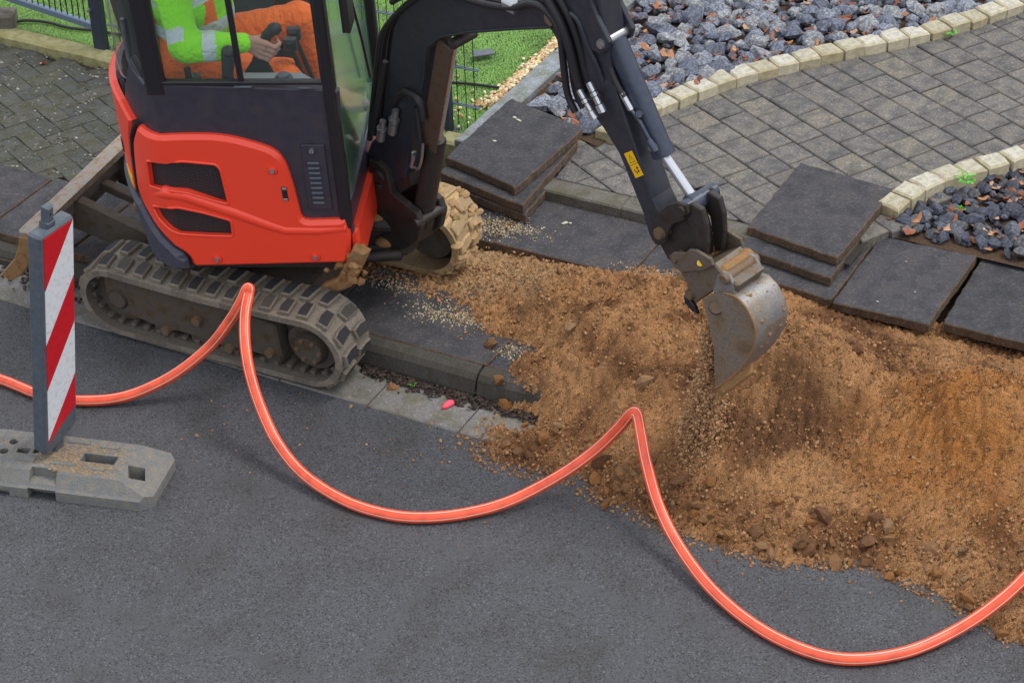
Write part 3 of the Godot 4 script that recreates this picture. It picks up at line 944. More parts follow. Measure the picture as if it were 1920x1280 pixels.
func build_sand() -> void:
	var pile := base("sand_pile", "heap of tan and orange brown dug sand over kerb and road")
	var step := 0.0092
	var nx := int(4.7 / step)
	var nz := int(2.3 / step)
	var x0 := -1.2
	var z0 := -0.85
	var v := PackedVector3Array()
	var nn := PackedVector3Array()
	var cc := PackedColorArray()
	var hh := PackedFloat32Array()
	hh.resize((nx + 1) * (nz + 1))
	for j in nz + 1:
		for i in nx + 1:
			hh[j * (nx + 1) + i] = heap(x0 + i * step, z0 + j * step)
	var tint := FastNoiseLite.new()
	tint.seed = 77
	tint.frequency = 2.4
	tint.fractal_octaves = 4
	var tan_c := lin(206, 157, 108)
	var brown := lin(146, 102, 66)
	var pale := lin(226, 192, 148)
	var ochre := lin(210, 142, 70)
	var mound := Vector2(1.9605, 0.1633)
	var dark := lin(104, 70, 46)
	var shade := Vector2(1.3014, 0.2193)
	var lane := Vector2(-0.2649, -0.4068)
	for j in nz + 1:
		for i in nx + 1:
			var x := x0 + i * step
			var z := z0 + j * step
			var k := j * (nx + 1) + i
			var h := hh[k]
			v.append(Vector3(x, h, z))
			var l := hh[k - 1] if i > 0 else h
			var r := hh[k + 1] if i < nx else h
			var u := hh[k - nx - 1] if j > 0 else h
			var d := hh[k + nx + 1] if j < nz else h
			nn.append(Vector3(l - r, 2 * step, u - d).normalized())
			var t := tint.get_noise_2d(x, z)
			var p := Vector2(x, z)
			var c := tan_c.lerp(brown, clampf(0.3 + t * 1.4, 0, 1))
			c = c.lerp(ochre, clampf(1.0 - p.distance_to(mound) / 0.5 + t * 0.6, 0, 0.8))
			c = c.lerp(dark, clampf(0.9 - p.distance_to(shade) / 0.42 + t * 0.7, 0, 0.62))  # shade of the hollow below the bucket, put into the sand colour
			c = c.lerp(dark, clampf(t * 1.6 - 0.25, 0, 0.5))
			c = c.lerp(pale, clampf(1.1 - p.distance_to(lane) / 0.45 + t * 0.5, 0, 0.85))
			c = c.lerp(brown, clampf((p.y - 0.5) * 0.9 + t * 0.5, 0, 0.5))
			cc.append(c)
	var ix := PackedInt32Array()
	for j in nz:
		for i in nx:
			var a := j * (nx + 1) + i
			# leave out what lies well under the road or the slabs
			if hh[a] < -0.03:
				continue
			ix.append_array([a, a + 1, a + nx + 1, a + 1, a + nx + 2, a + nx + 1])
	var arr := []
	arr.resize(Mesh.ARRAY_MAX)
	arr[Mesh.ARRAY_VERTEX] = v
	arr[Mesh.ARRAY_NORMAL] = nn
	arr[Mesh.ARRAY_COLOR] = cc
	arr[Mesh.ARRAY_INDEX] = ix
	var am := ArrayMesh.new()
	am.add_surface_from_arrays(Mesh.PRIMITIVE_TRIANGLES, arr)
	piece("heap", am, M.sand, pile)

	# clods and stones, most of them rolled down to the foot of the heap
	var rn := RandomNumberGenerator.new()
	rn.seed = 5
	var forms := []
	for k in 10:
		var b := MB.new()
		b.rock(Vector3.ZERO, Vector3(1, 0.78, 0.9), rn, 0.3, 4)
		forms.append(b.mesh())
	var surface := func(x: float, z: float) -> float:
		var top := 0.0
		if z < 0.36 and (z > -0.12 or z < -0.5):
			top = 0.115
		elif z < 0.44:
			top = 0.1
		return maxf(top, heap(x, z))
	var made := 0
	while made < 288:
		var x := rn.randf_range(-0.3, 2.6)
		var z := rn.randf_range(-0.45, 1.4)
		var h := heap_base(x, z)
		var want := 0.06
		if z > 0.35:
			want = 1.0 - absf(h - 0.03) / 0.07
		if z > 0.45 and h < -0.045 or h < -0.01 and z <= 0.45:
			continue
		if z < -0.1 and h < 0.05:
			continue
		if rn.randf() > want:
			continue
		var s := 0.007 + 0.026 * pow(rn.randf(), 2.6)
		var o := piece("clod", forms[rn.randi() % 10], M.clods[rn.randi() % 5], pile)
		o.transform = Transform3D(Basis.from_euler(Vector3(rn.randf() * 6, rn.randf() * 6, rn.randf() * 6)).scaled_local(Vector3(s * rn.randf_range(0.9, 1.4), s, s * rn.randf_range(0.8, 1.2))), Vector3(x, surface.call(x, z) + s * 0.35, z))
		made += 1
	# named lumps that stand out in the picture of the heap
	for e in [[Vector3(0.7724, 0.25, 0.3488), 0.045, 4], [Vector3(2.0379, 0.05, 0.6245), 0.042, 0], [Vector3(1.333, 0.02, 0.8383), 0.03, 0], [Vector3(1.8216, 0.02, 0.6706), 0.036, 3], [Vector3(1.6411, 0.02, 0.7931), 0.04, 3], [Vector3(1.4362, 0.02, 0.8057), 0.03, 3], [Vector3(1.635, 0.06, 0.6244), 0.045, 3], [Vector3(0.7302, 0.06, 0.6562), 0.05, 3], [Vector3(2.4134, 0.02, 0.9114), 0.03, 2], [Vector3(2.1042, 0.02, 0.7207), 0.028, 2]]:
		var p: Vector3 = e[0]
		var o := piece("clod", forms[rn.randi() % 10], M.clods[e[2]], pile)
		var s: float = e[1]
		o.transform = Transform3D(Basis.from_euler(Vector3(rn.randf(), rn.randf() * 6, rn.randf())).scaled_local(Vector3(s * 1.2, s * 0.85, s)), Vector3(p.x, surface.call(p.x, p.z) + s * 0.3, p.z))
	var mm := MultiMesh.new()
	mm.transform_format = MultiMesh.TRANSFORM_3D
	mm.use_colors = true
	mm.mesh = forms[0]
	var spots := []
	for i in 60000:
		var x := rn.randf_range(-0.9, 2.7)
		var z := rn.randf_range(-0.5, 1.5)
		var h := heap_base(x, z)
		var y: float = surface.call(x, z)
		var want := 0.75
		if y > h + 0.03:
			want = exp(-(y - h - 0.03) / 0.022) * 0.1
		elif absf(h - 0.03) < 0.06 and z > 0.4:
			want = 1.0
		if rn.randf() > want or z > 0.36 and z < 0.45 and h < 0.02:
			continue
		var s := 0.002 + 0.0075 * pow(rn.randf(), 3.0)
		spots.append(Transform3D(Basis.from_euler(Vector3(rn.randf() * 6, rn.randf() * 6, rn.randf() * 6)).scaled_local(Vector3(s, s * 0.8, s * 1.2)), Vector3(x, y + s * 0.4, z)))
	var loose := spots.size()
	# sand spilt over the slabs
	for e in [[Vector2(-0.2715, 0.0991), 0.08, 0.045, 420], [Vector2(-0.5691, -0.014), 0.08, 0.025, 220], [Vector2(-0.3452, -0.6606), 0.08, 0.035, 500], [Vector2(-0.441, -0.5898), 0.09, 0.04, 400], [Vector2(-0.1512, 0.087), 0.05, 0.03, 300], [Vector2(0.1206, 0.2221), 0.04, 0.03, 160], [Vector2(0.3978, -0.569), 0.1, 0.03, 300]]:
		var m: Vector2 = e[0]
		for i in int(e[3]):
			var s := rn.randf_range(0.0012, 0.0038)
			spots.append(Transform3D(Basis.from_euler(Vector3(rn.randf() * 6, rn.randf() * 6, rn.randf() * 6)).scaled_local(Vector3(s * 1.5, s * 0.7, s * 1.5)), Vector3(m.x + rn.randfn(0, e[1]), 0.116 + s * 0.3, m.y + rn.randfn(0, e[2]))))
	mm.instance_count = spots.size()
	for i in spots.size():
		mm.set_instance_transform(i, spots[i])
		if i >= loose:
			mm.set_instance_color(i, [lin(206, 190, 158), lin(190, 170, 136), lin(176, 146, 108), lin(214, 204, 176)][rn.randi() % 4])
			continue
		mm.set_instance_color(i, [lin(198, 150, 102), lin(184, 138, 92), lin(190, 138, 84), lin(156, 112, 74), lin(192, 148, 102), lin(170, 124, 82)][rn.randi() % 6] * rn.randf_range(0.7, 0.95))
	var mi := MultiMeshInstance3D.new()
	mi.name = "crumbs"
	mi.multimesh = mm
	mi.material_override = M.pebble
	pile.add_child(stuff(mi))

	# sand pouring from the bucket
	mm = MultiMesh.new()
	mm.transform_format = MultiMesh.TRANSFORM_3D
	mm.use_colors = true
	mm.mesh = forms[1]
	mm.instance_count = 16000
	var top: Vector3 = Vector3(1.7948, 0.3692, 0)
	var path := [Vector3(1.1579, 0.7736, 0.5869), Vector3(1.1546, 0.6241, 0.5716), Vector3(1.1359, 0.4629, 0.5499), Vector3(1.0966, 0.3124, 0.5223), Vector3(1.0721, 0.1668, 0.5002), Vector3(1.073, 0.0056, 0.4851)]
	for i in mm.instance_count:
		var t := pow(rn.randf(), 0.85) * 4.99
		var k := int(t)
		var p: Vector3 = path[k].lerp(path[k + 1], t - k)
		var w := lerpf(0.016, 0.055, t / 5.0)
		p += Vector3(rn.randfn(0, w * 0.8), rn.randfn(0, 0.03), rn.randfn(0, w * 1.1))
		p.y = maxf(p.y, heap(p.x, p.z) + 0.004)
		var s := 0.0016 + 0.0065 * pow(rn.randf(), 3.5)
		mm.set_instance_transform(i, Transform3D(Basis.from_euler(Vector3(rn.randf() * 6, rn.randf() * 6, rn.randf() * 6)).scaled_local(Vector3(s, s * 1.3, s)), p))
		mm.set_instance_color(i, [lin(204, 160, 114), lin(184, 140, 96), lin(160, 118, 82), lin(212, 172, 128)][rn.randi() % 4])
	mi = MultiMeshInstance3D.new()
	mi.name = numbered("falling_sand")
	mi.multimesh = mm
	mi.material_override = M.pebble
	add_child(stuff(mi))
	mi.set_meta("label", "stream of loose brown sand pouring out of the digger bucket")


# ---- the excavator -------------------------------------------------------

const PH0 := 2.0947
const RR := 0.52


# the outline of the house seen from above: flat right side, then an arc round the rear
func rim_at(s: float) -> Array:
	if s >= -0.26:
		return [Vector3(s, 0, 0.45), Vector3(0, 0, 1)]
	var a := PH0 + (-0.26 - s) / RR
	var d := Vector3(cos(a), 0, sin(a))
	return [d * RR, d]


# a point on the house's skin; the rear draws in towards its foot
func on_rim(w: Vector2, o: float) -> Vector3:
	var r := rim_at(w.x)
	var k := smoothstep(0.0, 0.45, -0.26 - w.x) * smoothstep(0.0, 0.2, 0.58 - w.y)
	return r[0] + r[1] * (o - 0.06 * k) + Vector3.UP * w.y


# a panel cut to an outline of (distance along the side, height), laid round the house
func wrap_panel(b: MB, outline: Array, off: float, thick: float, holes := [], bev := 0.006) -> void:
	var p := []
	for i in outline.size():
		var a: Vector2 = outline[i]; var c: Vector2 = outline[(i + 1) % outline.size()]
		var k := maxi(1, int(a.distance_to(c) / 0.025))
		for j in k:
			p.append(a.lerp(c, float(j) / k))
	if MB.area(p) < 0:
		p.reverse()
	var q := MB.inset(p, bev)
	var put := func(w: Vector2, o: float) -> Vector3:
		return on_rim(w, o)
	var lo := 9.0
	var hi := -9.0
	for w in q:
		lo = minf(lo, w.x)
		hi = maxf(hi, w.x)
	var holes2 := []
	for h in holes:
		holes2.append(PackedVector2Array(h))
	var s := lo
	while s < hi:
		var strip := PackedVector2Array([Vector2(s, -1), Vector2(s + 0.03, -1), Vector2(s + 0.03, 4), Vector2(s, 4)])
		for part in Geometry2D.intersect_polygons(PackedVector2Array(q), strip):
			var todo := [part]
			for h in holes2:
				var next := []
				for t in todo:
					for c in Geometry2D.clip_polygons(t, h):
						next.append(c)
				todo = next
			for t in todo:
				var ix := Geometry2D.triangulate_polygon(t)
				for i in range(0, ix.size(), 3):
					var a: Vector2 = t[ix[i]]; var c: Vector2 = t[ix[i + 1]]; var d: Vector2 = t[ix[i + 2]]
					if (c - a).cross(d - a) < 0:
						var k := c
						c = d
						d = k
					# s grows towards the front: seen from outside that is to the right
					b.add(put.call(a, off + thick), put.call(c, off + thick), put.call(d, off + thick), rim_at(a.x)[1], rim_at(c.x)[1], rim_at(d.x)[1])
		s += 0.03
	var m := p.size()
	for i in m:
		var j := (i + 1) % m
		b.quad(put.call(p[i], off), put.call(p[j], off), put.call(p[j], off + thick - bev), put.call(p[i], off + thick - bev))
		b.quad(put.call(p[i], off + thick - bev), put.call(p[j], off + thick - bev), put.call(q[j], off + thick), put.call(q[i], off + thick))
	for h in holes:
		var e: Array = h.duplicate()
		if MB.area(e) < 0:
			e.reverse()
		for i in e.size():
			var j := (i + 1) % e.size()
			b.quad(put.call(e[j], off), put.call(e[i], off), put.call(e[i], off + thick), put.call(e[j], off + thick))


func rounded(p: Array, r: float) -> Array:
	var o := []
	var m := p.size()
	for i in m:
		var a: Vector2 = p[(i + m - 1) % m]; var b: Vector2 = p[i]; var c: Vector2 = p[(i + 1) % m]
		var k := minf(r, minf(a.distance_to(b), b.distance_to(c)) * 0.45)
		var s := b + (a - b).normalized() * k
		var e := b + (c - b).normalized() * k
		for j in 4:
			var t := j / 3.0
			o.append(s.lerp(b, t).lerp(b.lerp(e, t), t))
	return o


func loop_path(half: float, mid: float, r: float, sag: float, cy: float) -> Array:
	# the run of a track seen from the side: x and y round two wheels
	var p := []
	for i in 13:
		var a := -PI / 2 + PI * i / 12
		p.append(Vector2(mid + half + cos(a) * r, cy + sin(a) * r))
	for i in range(1, 12):
		var t := i / 12.0
		p.append(Vector2(mid + half - 2 * half * t, cy + r - sag * sin(PI * t)))
	for i in 13:
		var a := PI / 2 + PI * i / 12
		p.append(Vector2(mid - half + cos(a) * r, cy + sin(a) * r))
	for i in range(1, 12):
		p.append(Vector2(mid - half + 2 * half * i / 12.0, cy - r))
	return p


func walk(p: Array, step: float) -> Array:
	var r := []
	var left := 0.0
	for i in p.size():
		var a: Vector2 = p[i]; var b: Vector2 = p[(i + 1) % p.size()]
		var l := a.distance_to(b)
		while left < l:
			r.append([a.lerp(b, left / l), (b - a).normalized()])
			left += step
		left -= l
	return r


func track(ex: Node3D, z0: float, z1: float, outer: float, muddy: bool) -> void:
	var r := 0.165
	var cy := 0.19
	var half := 0.465 if outer > 0 else 0.52
	var mid := -0.01 if outer > 0 else 0.03
	var path := loop_path(half, mid, r, 0.012, cy)
	var zin := z0 if outer > 0 else z1
	var mud := lin(140, 132, 118)
	var dry := lin(226, 196, 150)
	# the belt
	var b := MB.new()
	var m := path.size()
	var inn := MB.inset(path, 0.028)
	var bc := dry if muddy else lin(158, 150, 138)
	for i in m:
		b.paint(bc * rng.randf_range(0.7, 1.15))
		var j := (i + 1) % m
		var p: Vector2 = path[i]; var q: Vector2 = path[j]; var pi2: Vector2 = inn[i]; var qi: Vector2 = inn[j]
		b.quad(Vector3(p.x, p.y, z0), Vector3(p.x, p.y, z1), Vector3(q.x, q.y, z1), Vector3(q.x, q.y, z0))
		b.quad(Vector3(qi.x, qi.y, z0), Vector3(qi.x, qi.y, z1), Vector3(pi2.x, pi2.y, z1), Vector3(pi2.x, pi2.y, z0), bc * 0.55)
		b.quad(Vector3(p.x, p.y, z1), Vector3(pi2.x, pi2.y, z1), Vector3(qi.x, qi.y, z1), Vector3(q.x, q.y, z1))
		b.quad(Vector3(p.x, p.y, z0), Vector3(q.x, q.y, z0), Vector3(qi.x, qi.y, z0), Vector3(pi2.x, pi2.y, z0))
	var belt := obj("rubber_track", b, M.rubber, ex)
	if muddy:
		belt.set_meta("label", "rubber track caked in dry sand")
	# the lugs: two staggered rows of blocks, worn black on top
	var dk := lin(54, 54, 60)
	var spots := walk(path, 0.0436)
	var w := (z1 - z0) / 2
	for i in spots.size():
		var p: Vector2 = spots[i][0]
		var t: Vector2 = spots[i][1]
		var nor := Vector2(t.y, -t.x)
		for side in 2:
			if (i + side) % 2 == 0:
				continue
			var lug := MB.new()
			var top := dry.lerp(dk, rng.randf_range(0.05, 0.3)) if muddy else dk.lerp(mud, pow(rng.randf(), 2.0) * 0.35)
			var flank := dry if muddy else lin(150, 142, 130)
			lug.paint(top)
			lug.wall = flank
			lug.x = Transform3D(Basis(Vector3(t.x, t.y, 0), Vector3(0, 0, 1), Vector3(nor.x, nor.y, 0)), Vector3(p.x, p.y, (z0 + w * 0.5 if side == 0 else z1 - w * 0.5)))
			var sg := 1.0 if side == 0 else -1.0
			var bl := [Vector2(-0.03, -w * 0.36), Vector2(0.02, -w * 0.36), Vector2(0.03, 0.0), Vector2(0.026, w * 0.42), Vector2(-0.018, w * 0.42), Vector2(-0.024, 0.0)]
			var poly := []
			for e in bl:
				poly.append(Vector2(e.x, e.y * sg))
			lug.ext(poly, -0.004, 0.014 if muddy else 0.02, 0.005)
			piece("lug", lug, M.rubber, belt)
	if muddy:
		b = MB.new()
		for e in walk(path, 0.016):
			for k in 2:
				var t: Vector2 = e[1]
				var o := Vector3(e[0].x, e[0].y, rng.randf_range(z0, z1)) + Vector3(t.y, -t.x, 0) * rng.randf_range(0.0, 0.012)
				b.paint(lin(214, 178, 130) * rng.randf_range(0.75, 1.1))
				b.rock(o, Vector3(0.022, 0.012, 0.024) * rng.randf_range(0.4, 1.2), rng, 0.25, 2)
		stuff(obj("caked_sand", b, M.rubber, belt))
	# inner teeth
	b = MB.new().paint(bc * 0.5)
	for e in walk(inn, 0.0635):
		var t: Vector2 = e[1]
		b.box(Vector3(e[0].x, e[0].y, (z0 + z1) / 2 + outer * 0.06) + Vector3(-t.y, t.x, 0) * 0.008, Vector3(0.024, 0.026, 0.05), 0.004, Basis(Vector3(0, 0, 1), t.angle()))
	stuff(obj("drive_tooth", b, M.rubber, belt))
	# the frame between the runs
	b = MB.new()
	var f := [Vector2(-0.53, 0.3), Vector2(-0.49, 0.315), Vector2(-0.1, 0.3), Vector2(0.3, 0.262), Vector2(0.31, 0.1), Vector2(0.24, 0.085), Vector2(0.1, 0.09), Vector2(0.06, 0.075), Vector2(-0.2, 0.095), Vector2(-0.24, 0.078), Vector2(-0.46, 0.12), Vector2(-0.54, 0.2)]
	b.ext(f, z0 + 0.03 if outer > 0 else z0 + 0.012, z1 - 0.035 if outer > 0 else z1 - 0.03, 0.008)
	var fr := obj("track_frame", b, M.frame, ex)
	var zo := z1 - 0.035 if outer > 0 else z0 + 0.012
	for e in [Vector2(-0.25, 0.09), Vector2(0.06, 0.085), Vector2(-0.08, 0.19), Vector2(0.26, 0.12)]:
		b = MB.new()
		b.cyl(Vector3(e.x, e.y, zo - 0.01), Vector3(e.x, e.y, zo + outer * 0.02), 0.022, 10)
		obj("bolt", b, M.pin, fr)
	# wheels
	b = MB.new()
	var zc := (z0 + z1) / 2
	b.cyl(Vector3(mid + half, cy, zc - 0.06), Vector3(mid + half, cy, zc + 0.06), 0.12, 24, 0.01)
	b.cyl(Vector3(mid + half, cy, zc), Vector3(mid + half, cy, zc + outer * 0.095), 0.075, 14, 0.012)
	for i in 11:
		var a := TAU * i / 11
		b.box(Vector3(mid + half + cos(a) * 0.125, cy + sin(a) * 0.125, zc), Vector3(0.03, 0.025, 0.05), 0.004, Basis(Vector3(0, 0, 1), a))
	var sp := obj("sprocket", b, M.frame, ex)
	for i in 6:
		var a := TAU * i / 6
		b = MB.new()
		b.cyl(Vector3(mid + half + cos(a) * 0.052, cy + sin(a) * 0.052, zc + outer * 0.09), Vector3(mid + half + cos(a) * 0.052, cy + sin(a) * 0.052, zc + outer * 0.104), 0.012, 6)
		obj("bolt", b, M.pin, sp)
	b = MB.new()
	b.cyl(Vector3(mid - half, cy, zc - 0.05), Vector3(mid - half, cy, zc + 0.05), 0.135, 24, 0.012)
	b.cyl(Vector3(mid - half, cy, zc - 0.09), Vector3(mid - half, cy, zc + 0.09), 0.05, 14, 0.01)
	obj("idler", b, M.frame, ex)
	for x in [-0.28, -0.1, 0.08, 0.26]:
		b = MB.new()
		b.cyl(Vector3(x, 0.075, zc - 0.07), Vector3(x, 0.075, zc + 0.07), 0.045, 16, 0.008)
		obj("roller", b, M.frame, ex)


func build_excavator() -> Node3D:
	var ex := thing("mini_excavator", "orange and dark blue mini excavator on rubber tracks, emptying its bucket", "excavator", Transform3D(Basis(Vector3(0.9997, 0, -0.0262), Vector3(0.0025, 0.9954, 0.0958), Vector3(0.0261, -0.0958, 0.9951)), Vector3(-1.0384, 0.0527, 0.1386)))
	track(ex, 0.32, 0.55, 1.0, false)
	track(ex, -0.52, -0.29, -1.0, true)
	# undercarriage
	var b := MB.new()
	b.box(Vector3(0.03, 0.25, 0.015), Vector3(0.62, 0.12, 0.62), 0.012)
	b.box(Vector3(0.25, 0.2, 0.015), Vector3(0.16, 0.14, 0.7), 0.012)
	b.box(Vector3(-0.22, 0.2, 0.015), Vector3(0.16, 0.14, 0.7), 0.012)
	obj("undercarriage", b, M.frame, ex)
	b = MB.new()
	b.cyl(Vector3(0.03, 0.3, 0.0), Vector3(0.03, 0.44, 0.0), 0.26, 32, 0.01)
	obj("slewing_ring", b, M.steel, ex)
	# bracket caked in mud between track and house
	b = MB.new()
	b.ext([Vector2(0.5865, 0.5892), Vector2(0.6527, 0.575), Vector2(0.601, 0.4715), Vector2(0.5473, 0.3766), Vector2(0.4675, 0.3169), Vector2(0.3826, 0.2827), Vector2(0.3709, 0.3069), Vector2(0.4121, 0.3508), Vector2(0.4889, 0.404), Vector2(0.5342, 0.4857)], 0.26, 0.31, 0.012)
	var mb := obj("muddy_bracket", b, M.dirty, ex)
	b = MB.new()
	for k in 24:
		b.rock(Vector3(0.5683, 0.4841, 0.3) + Vector3(rng.randfn(0, 0.035), rng.randfn(0, 0.05), rng.randf_range(-0.05, 0.03)), Vector3.ONE * rng.randf_range(0.008, 0.024), rng, 0.25, 3)
	stuff(obj("mud_cake", b, M.dirty, mb))

	# dozer blade at the rear
	var prof := [Vector2(-0.85, 0.425), Vector2(-0.905, 0.425), Vector2(-0.925, 0.37), Vector2(-0.965, 0.29), Vector2(-1.02, 0.23), Vector2(-1.06, 0.185), Vector2(-1.02, 0.16), Vector2(-0.96, 0.2), Vector2(-0.9, 0.27), Vector2(-0.868, 0.34)]
	b = MB.new()
	b.ext(prof, -0.53, 0.53, 0.006)
	var bl := obj("dozer_blade", b, M.blade_steel, ex)
	b = MB.new()
	b.box(Vector3(-0.872, 0.432, 0.0), Vector3(0.075, 0.03, 1.08), 0.006)
	obj("top_rail", b, M.blade_steel, bl)
	for s in [-1, 1]:
		b = MB.new()
		var e := []
		for q in prof:
			e.append(q + Vector2(0.004, 0))
		b.ext(e, 0.53 * s - 0.009 + 0.01 * s, 0.53 * s + 0.009 + 0.01 * s, 0.004)
		obj("end_plate", b, M.dirty, bl)
	for z in [-0.16, 0.0, 0.2]:
		b = MB.new()
		b.x = Transform3D(Basis.IDENTITY, Vector3(0, 0, z))
		b.ext([Vector2(-0.9, 0.25), Vector2(-0.9, 0.4), Vector2(-0.84, 0.41), Vector2(-0.3, 0.27), Vector2(-0.3, 0.15), Vector2(-0.62, 0.2)] if z != 0.0 else [Vector2(-0.9, 0.33), Vector2(-0.88, 0.37), Vector2(-0.42, 0.27), Vector2(-0.42, 0.22)], -0.022, 0.022, 0.005)
		obj("blade_arm", b, M.frame, bl)
	b = MB.new()
	b.ball(Vector3(-0.62, 0.33, 0.05), Vector3(0.05, 0.035, 0.05), 6)
	b.ball(Vector3(-0.55, 0.31, 0.1), Vector3(0.04, 0.03, 0.04), 6)
	obj("mud_lump", b, M.dirty, bl)

	house(ex)
	boom(ex)
	return ex


func house(ex: Node3D) -> void:
	var up := Transform3D(Basis(Vector3.UP, deg_to_rad(UP_TURN)), Vector3.ZERO)
	# outline from above, as (x, -z) for a shape that stands up
	var shell := func(k: float) -> Array:
		var p := [Vector2(0.43 - k, -0.45 + k), Vector2(0.445 - k, -0.42 + k), Vector2(0.445 - k, 0.42 - k), Vector2(0.42 - k, 0.45 - k)]
		for i in 17:
			var a := PH0 + (TAU - 2 * PH0) * (1.0 - i / 16.0)
			p.append(Vector2(cos(a), -sin(a)) * (RR - k))
		p.append(Vector2(-0.2, -0.45 + k))
		return p
	var stand := up * Transform3D(Basis(Vector3.RIGHT, Vector3.FORWARD, Vector3.UP), Vector3.ZERO)
	var b := MB.new().at(stand)
	b.ext(shell.call(0.1), 0.46, 0.8, 0.01)
	var body := obj("house_frame", b, M.trim, ex)
	b = MB.new().at(stand)
	b.ext(shell.call(0.06), 0.395, 0.46, 0.02)
	obj("floor_plate", b, M.steel, body)

	# walls under the windows
	b = MB.new().at(up)
	wrap_panel(b, [Vector2(0.4131, 0.71), Vector2(0.4428, 0.6895), Vector2(0.452, 0.6376), Vector2(0.4064, 0.5586), Vector2(0.2188, 0.5303), Vector2(-0.3185, 0.4978), Vector2(-0.5257, 0.7808), Vector2(-0.5448, 0.975), Vector2(-0.5312, 1.0965), Vector2(-0.4724, 1.2282), Vector2(-0.3738, 1.4038), Vector2(-0.303, 1.3079), Vector2(-0.226, 1.3223), Vector2(0.401, 1.3002), Vector2(0.4636, 1.2906)], -0.035, 0.033)
	obj("cab_side_panel", b, M.navy, ex)
	b = MB.new().at(up)
	b.box(Vector3(-0.05, 0.85, -0.435), Vector3(0.95, 0.14, 0.03), 0.006)
	obj("cab_side_panel", b, M.navy, ex)
	b = MB.new().at(up)
	wrap_panel(b, [Vector2(-1.85, 0.6), Vector2(-0.55, 0.6), Vector2(-0.55, 1.1), Vector2(-0.62, 1.22), Vector2(-1.85, 1.22)], -0.03, 0.026)
	obj("rear_panel", b, M.navy, ex)

	# orange side cover with two air intakes
	var vent_a := [Vector2(-0.3433, 0.9585), Vector2(-0.1891, 0.9915), Vector2(-0.0528, 0.977), Vector2(-0.0374, 0.9519), Vector2(-0.0275, 0.7867), Vector2(-0.0895, 0.8043), Vector2(-0.2017, 0.8446), Vector2(-0.2994, 0.8425), Vector2(-0.3572, 0.8296)]
	var vent_b := [Vector2(-0.3666, 0.7292), Vector2(-0.2457, 0.7724), Vector2(-0.1413, 0.7473), Vector2(-0.0302, 0.7092), Vector2(-0.0329, 0.6308), Vector2(-0.1262, 0.6327), Vector2(-0.2453, 0.6395), Vector2(-0.2881, 0.6551), Vector2(-0.3381, 0.6803)]
	b = MB.new().at(up)
	wrap_panel(b, rounded([Vector2(-0.3745, 1.1094), Vector2(-0.325, 1.0941), Vector2(-0.2705, 1.1004), Vector2(-0.1708, 1.1059), Vector2(-0.0545, 1.1061), Vector2(0.0178, 1.0964), Vector2(0.0986, 1.072), Vector2(0.1686, 1.045), Vector2(0.2046, 1.0153), Vector2(0.2237, 0.968), Vector2(0.2377, 0.8801), Vector2(0.2472, 0.7706), Vector2(0.2534, 0.701), Vector2(0.3267, 0.7041), Vector2(0.4042, 0.7073), Vector2(0.4311, 0.7178), Vector2(0.4418, 0.6428), Vector2(0.4278, 0.5377), Vector2(0.4125, 0.4978), Vector2(0.0817, 0.4837), Vector2(-0.2233, 0.4723), Vector2(-0.229, 0.5205), Vector2(-0.2672, 0.5632), Vector2(-0.3404, 0.6053), Vector2(-0.38, 0.632), Vector2(-0.418, 0.67), Vector2(-0.452, 0.7), Vector2(-0.482, 0.76), Vector2(-0.468, 0.84), Vector2(-0.452, 0.93), Vector2(-0.43, 1.02)], 0.035), -0.002, 0.03, [vent_a, vent_b], 0.016)
	var cover := obj("engine_cover", b, M.orange, ex)
	for v in [vent_a, vent_b]:
		b = MB.new().at(up)
		var g: Array = Geometry2D.offset_polygon(PackedVector2Array(v), 0.004)[0]
		wrap_panel(b, g, -0.006, 0.012, [], 0.001)
		obj("air_intake", b, M.pierced, cover)
		# a raised lip round the intake
		b = MB.new().at(up)
		var ring := []
		for q in rounded(v, 0.015):
			var r: Array = rim_at(q.x)
			ring.append(on_rim(q, 0.027))
		ring.append(ring[0])
		b.tube(ring, 0.006, 8, false)
		obj("intake_lip", b, M.orange, cover)
	# the swage that runs from the rib to the lower front
	b = MB.new().at(up)
	var line := []
	for q in [Vector2(-0.3666, 0.7812), Vector2(-0.2739, 0.8269), Vector2(-0.195, 0.8191), Vector2(-0.0937, 0.776), Vector2(-0.0123, 0.743), Vector2(0.1094, 0.6869), Vector2(0.1812, 0.6588), Vector2(0.3211, 0.6574), Vector2(0.4297, 0.6687)]:
		var r: Array = rim_at(q.x)
		line.append(on_rim(q, 0.008))
	b.tube(line, [0.02, 0.03, 0.031, 0.031, 0.031, 0.029, 0.027, 0.026, 0.022], 16)
	obj("swage", b, M.orange, cover)
	for q in [Vector2(0.1685, 0.9503), Vector2(-0.1149, 0.519), Vector2(0.2887, 0.5337)]:
		b = MB.new().at(up)
		var r: Array = rim_at(q.x)
		var c: Vector3 = r[0] + Vector3.UP * q.y
		b.cyl(c + r[1] * 0.02, c + r[1] * 0.04, 0.012, 10, 0.004)
		var bo := obj("cover_bolt", b, M.chrome, cover)
		b = MB.new().at(up)
		b.cyl(c + r[1] * 0.025, c + r[1] * 0.033, 0.022, 16, 0.004)
		obj("washer", b, M.orange, cover)
	b = MB.new().at(up)
	wrap_panel(b, [Vector2(0.1921, 0.8722), Vector2(0.2134, 0.8723), Vector2(0.2154, 0.8062), Vector2(0.194, 0.8061)], 0.024, 0.008, [], 0.002)
	var latch := obj("cover_latch", b, M.trim, cover)
	b = MB.new().at(up)
	wrap_panel(b, [Vector2(0.196, 0.8697), Vector2(0.213, 0.8698), Vector2(0.2138, 0.8597), Vector2(0.1968, 0.8596)], 0.03, 0.004, [], 0.001)
	obj("latch_tab", b, M.fitting, cover)
	b = MB.new().at(up)
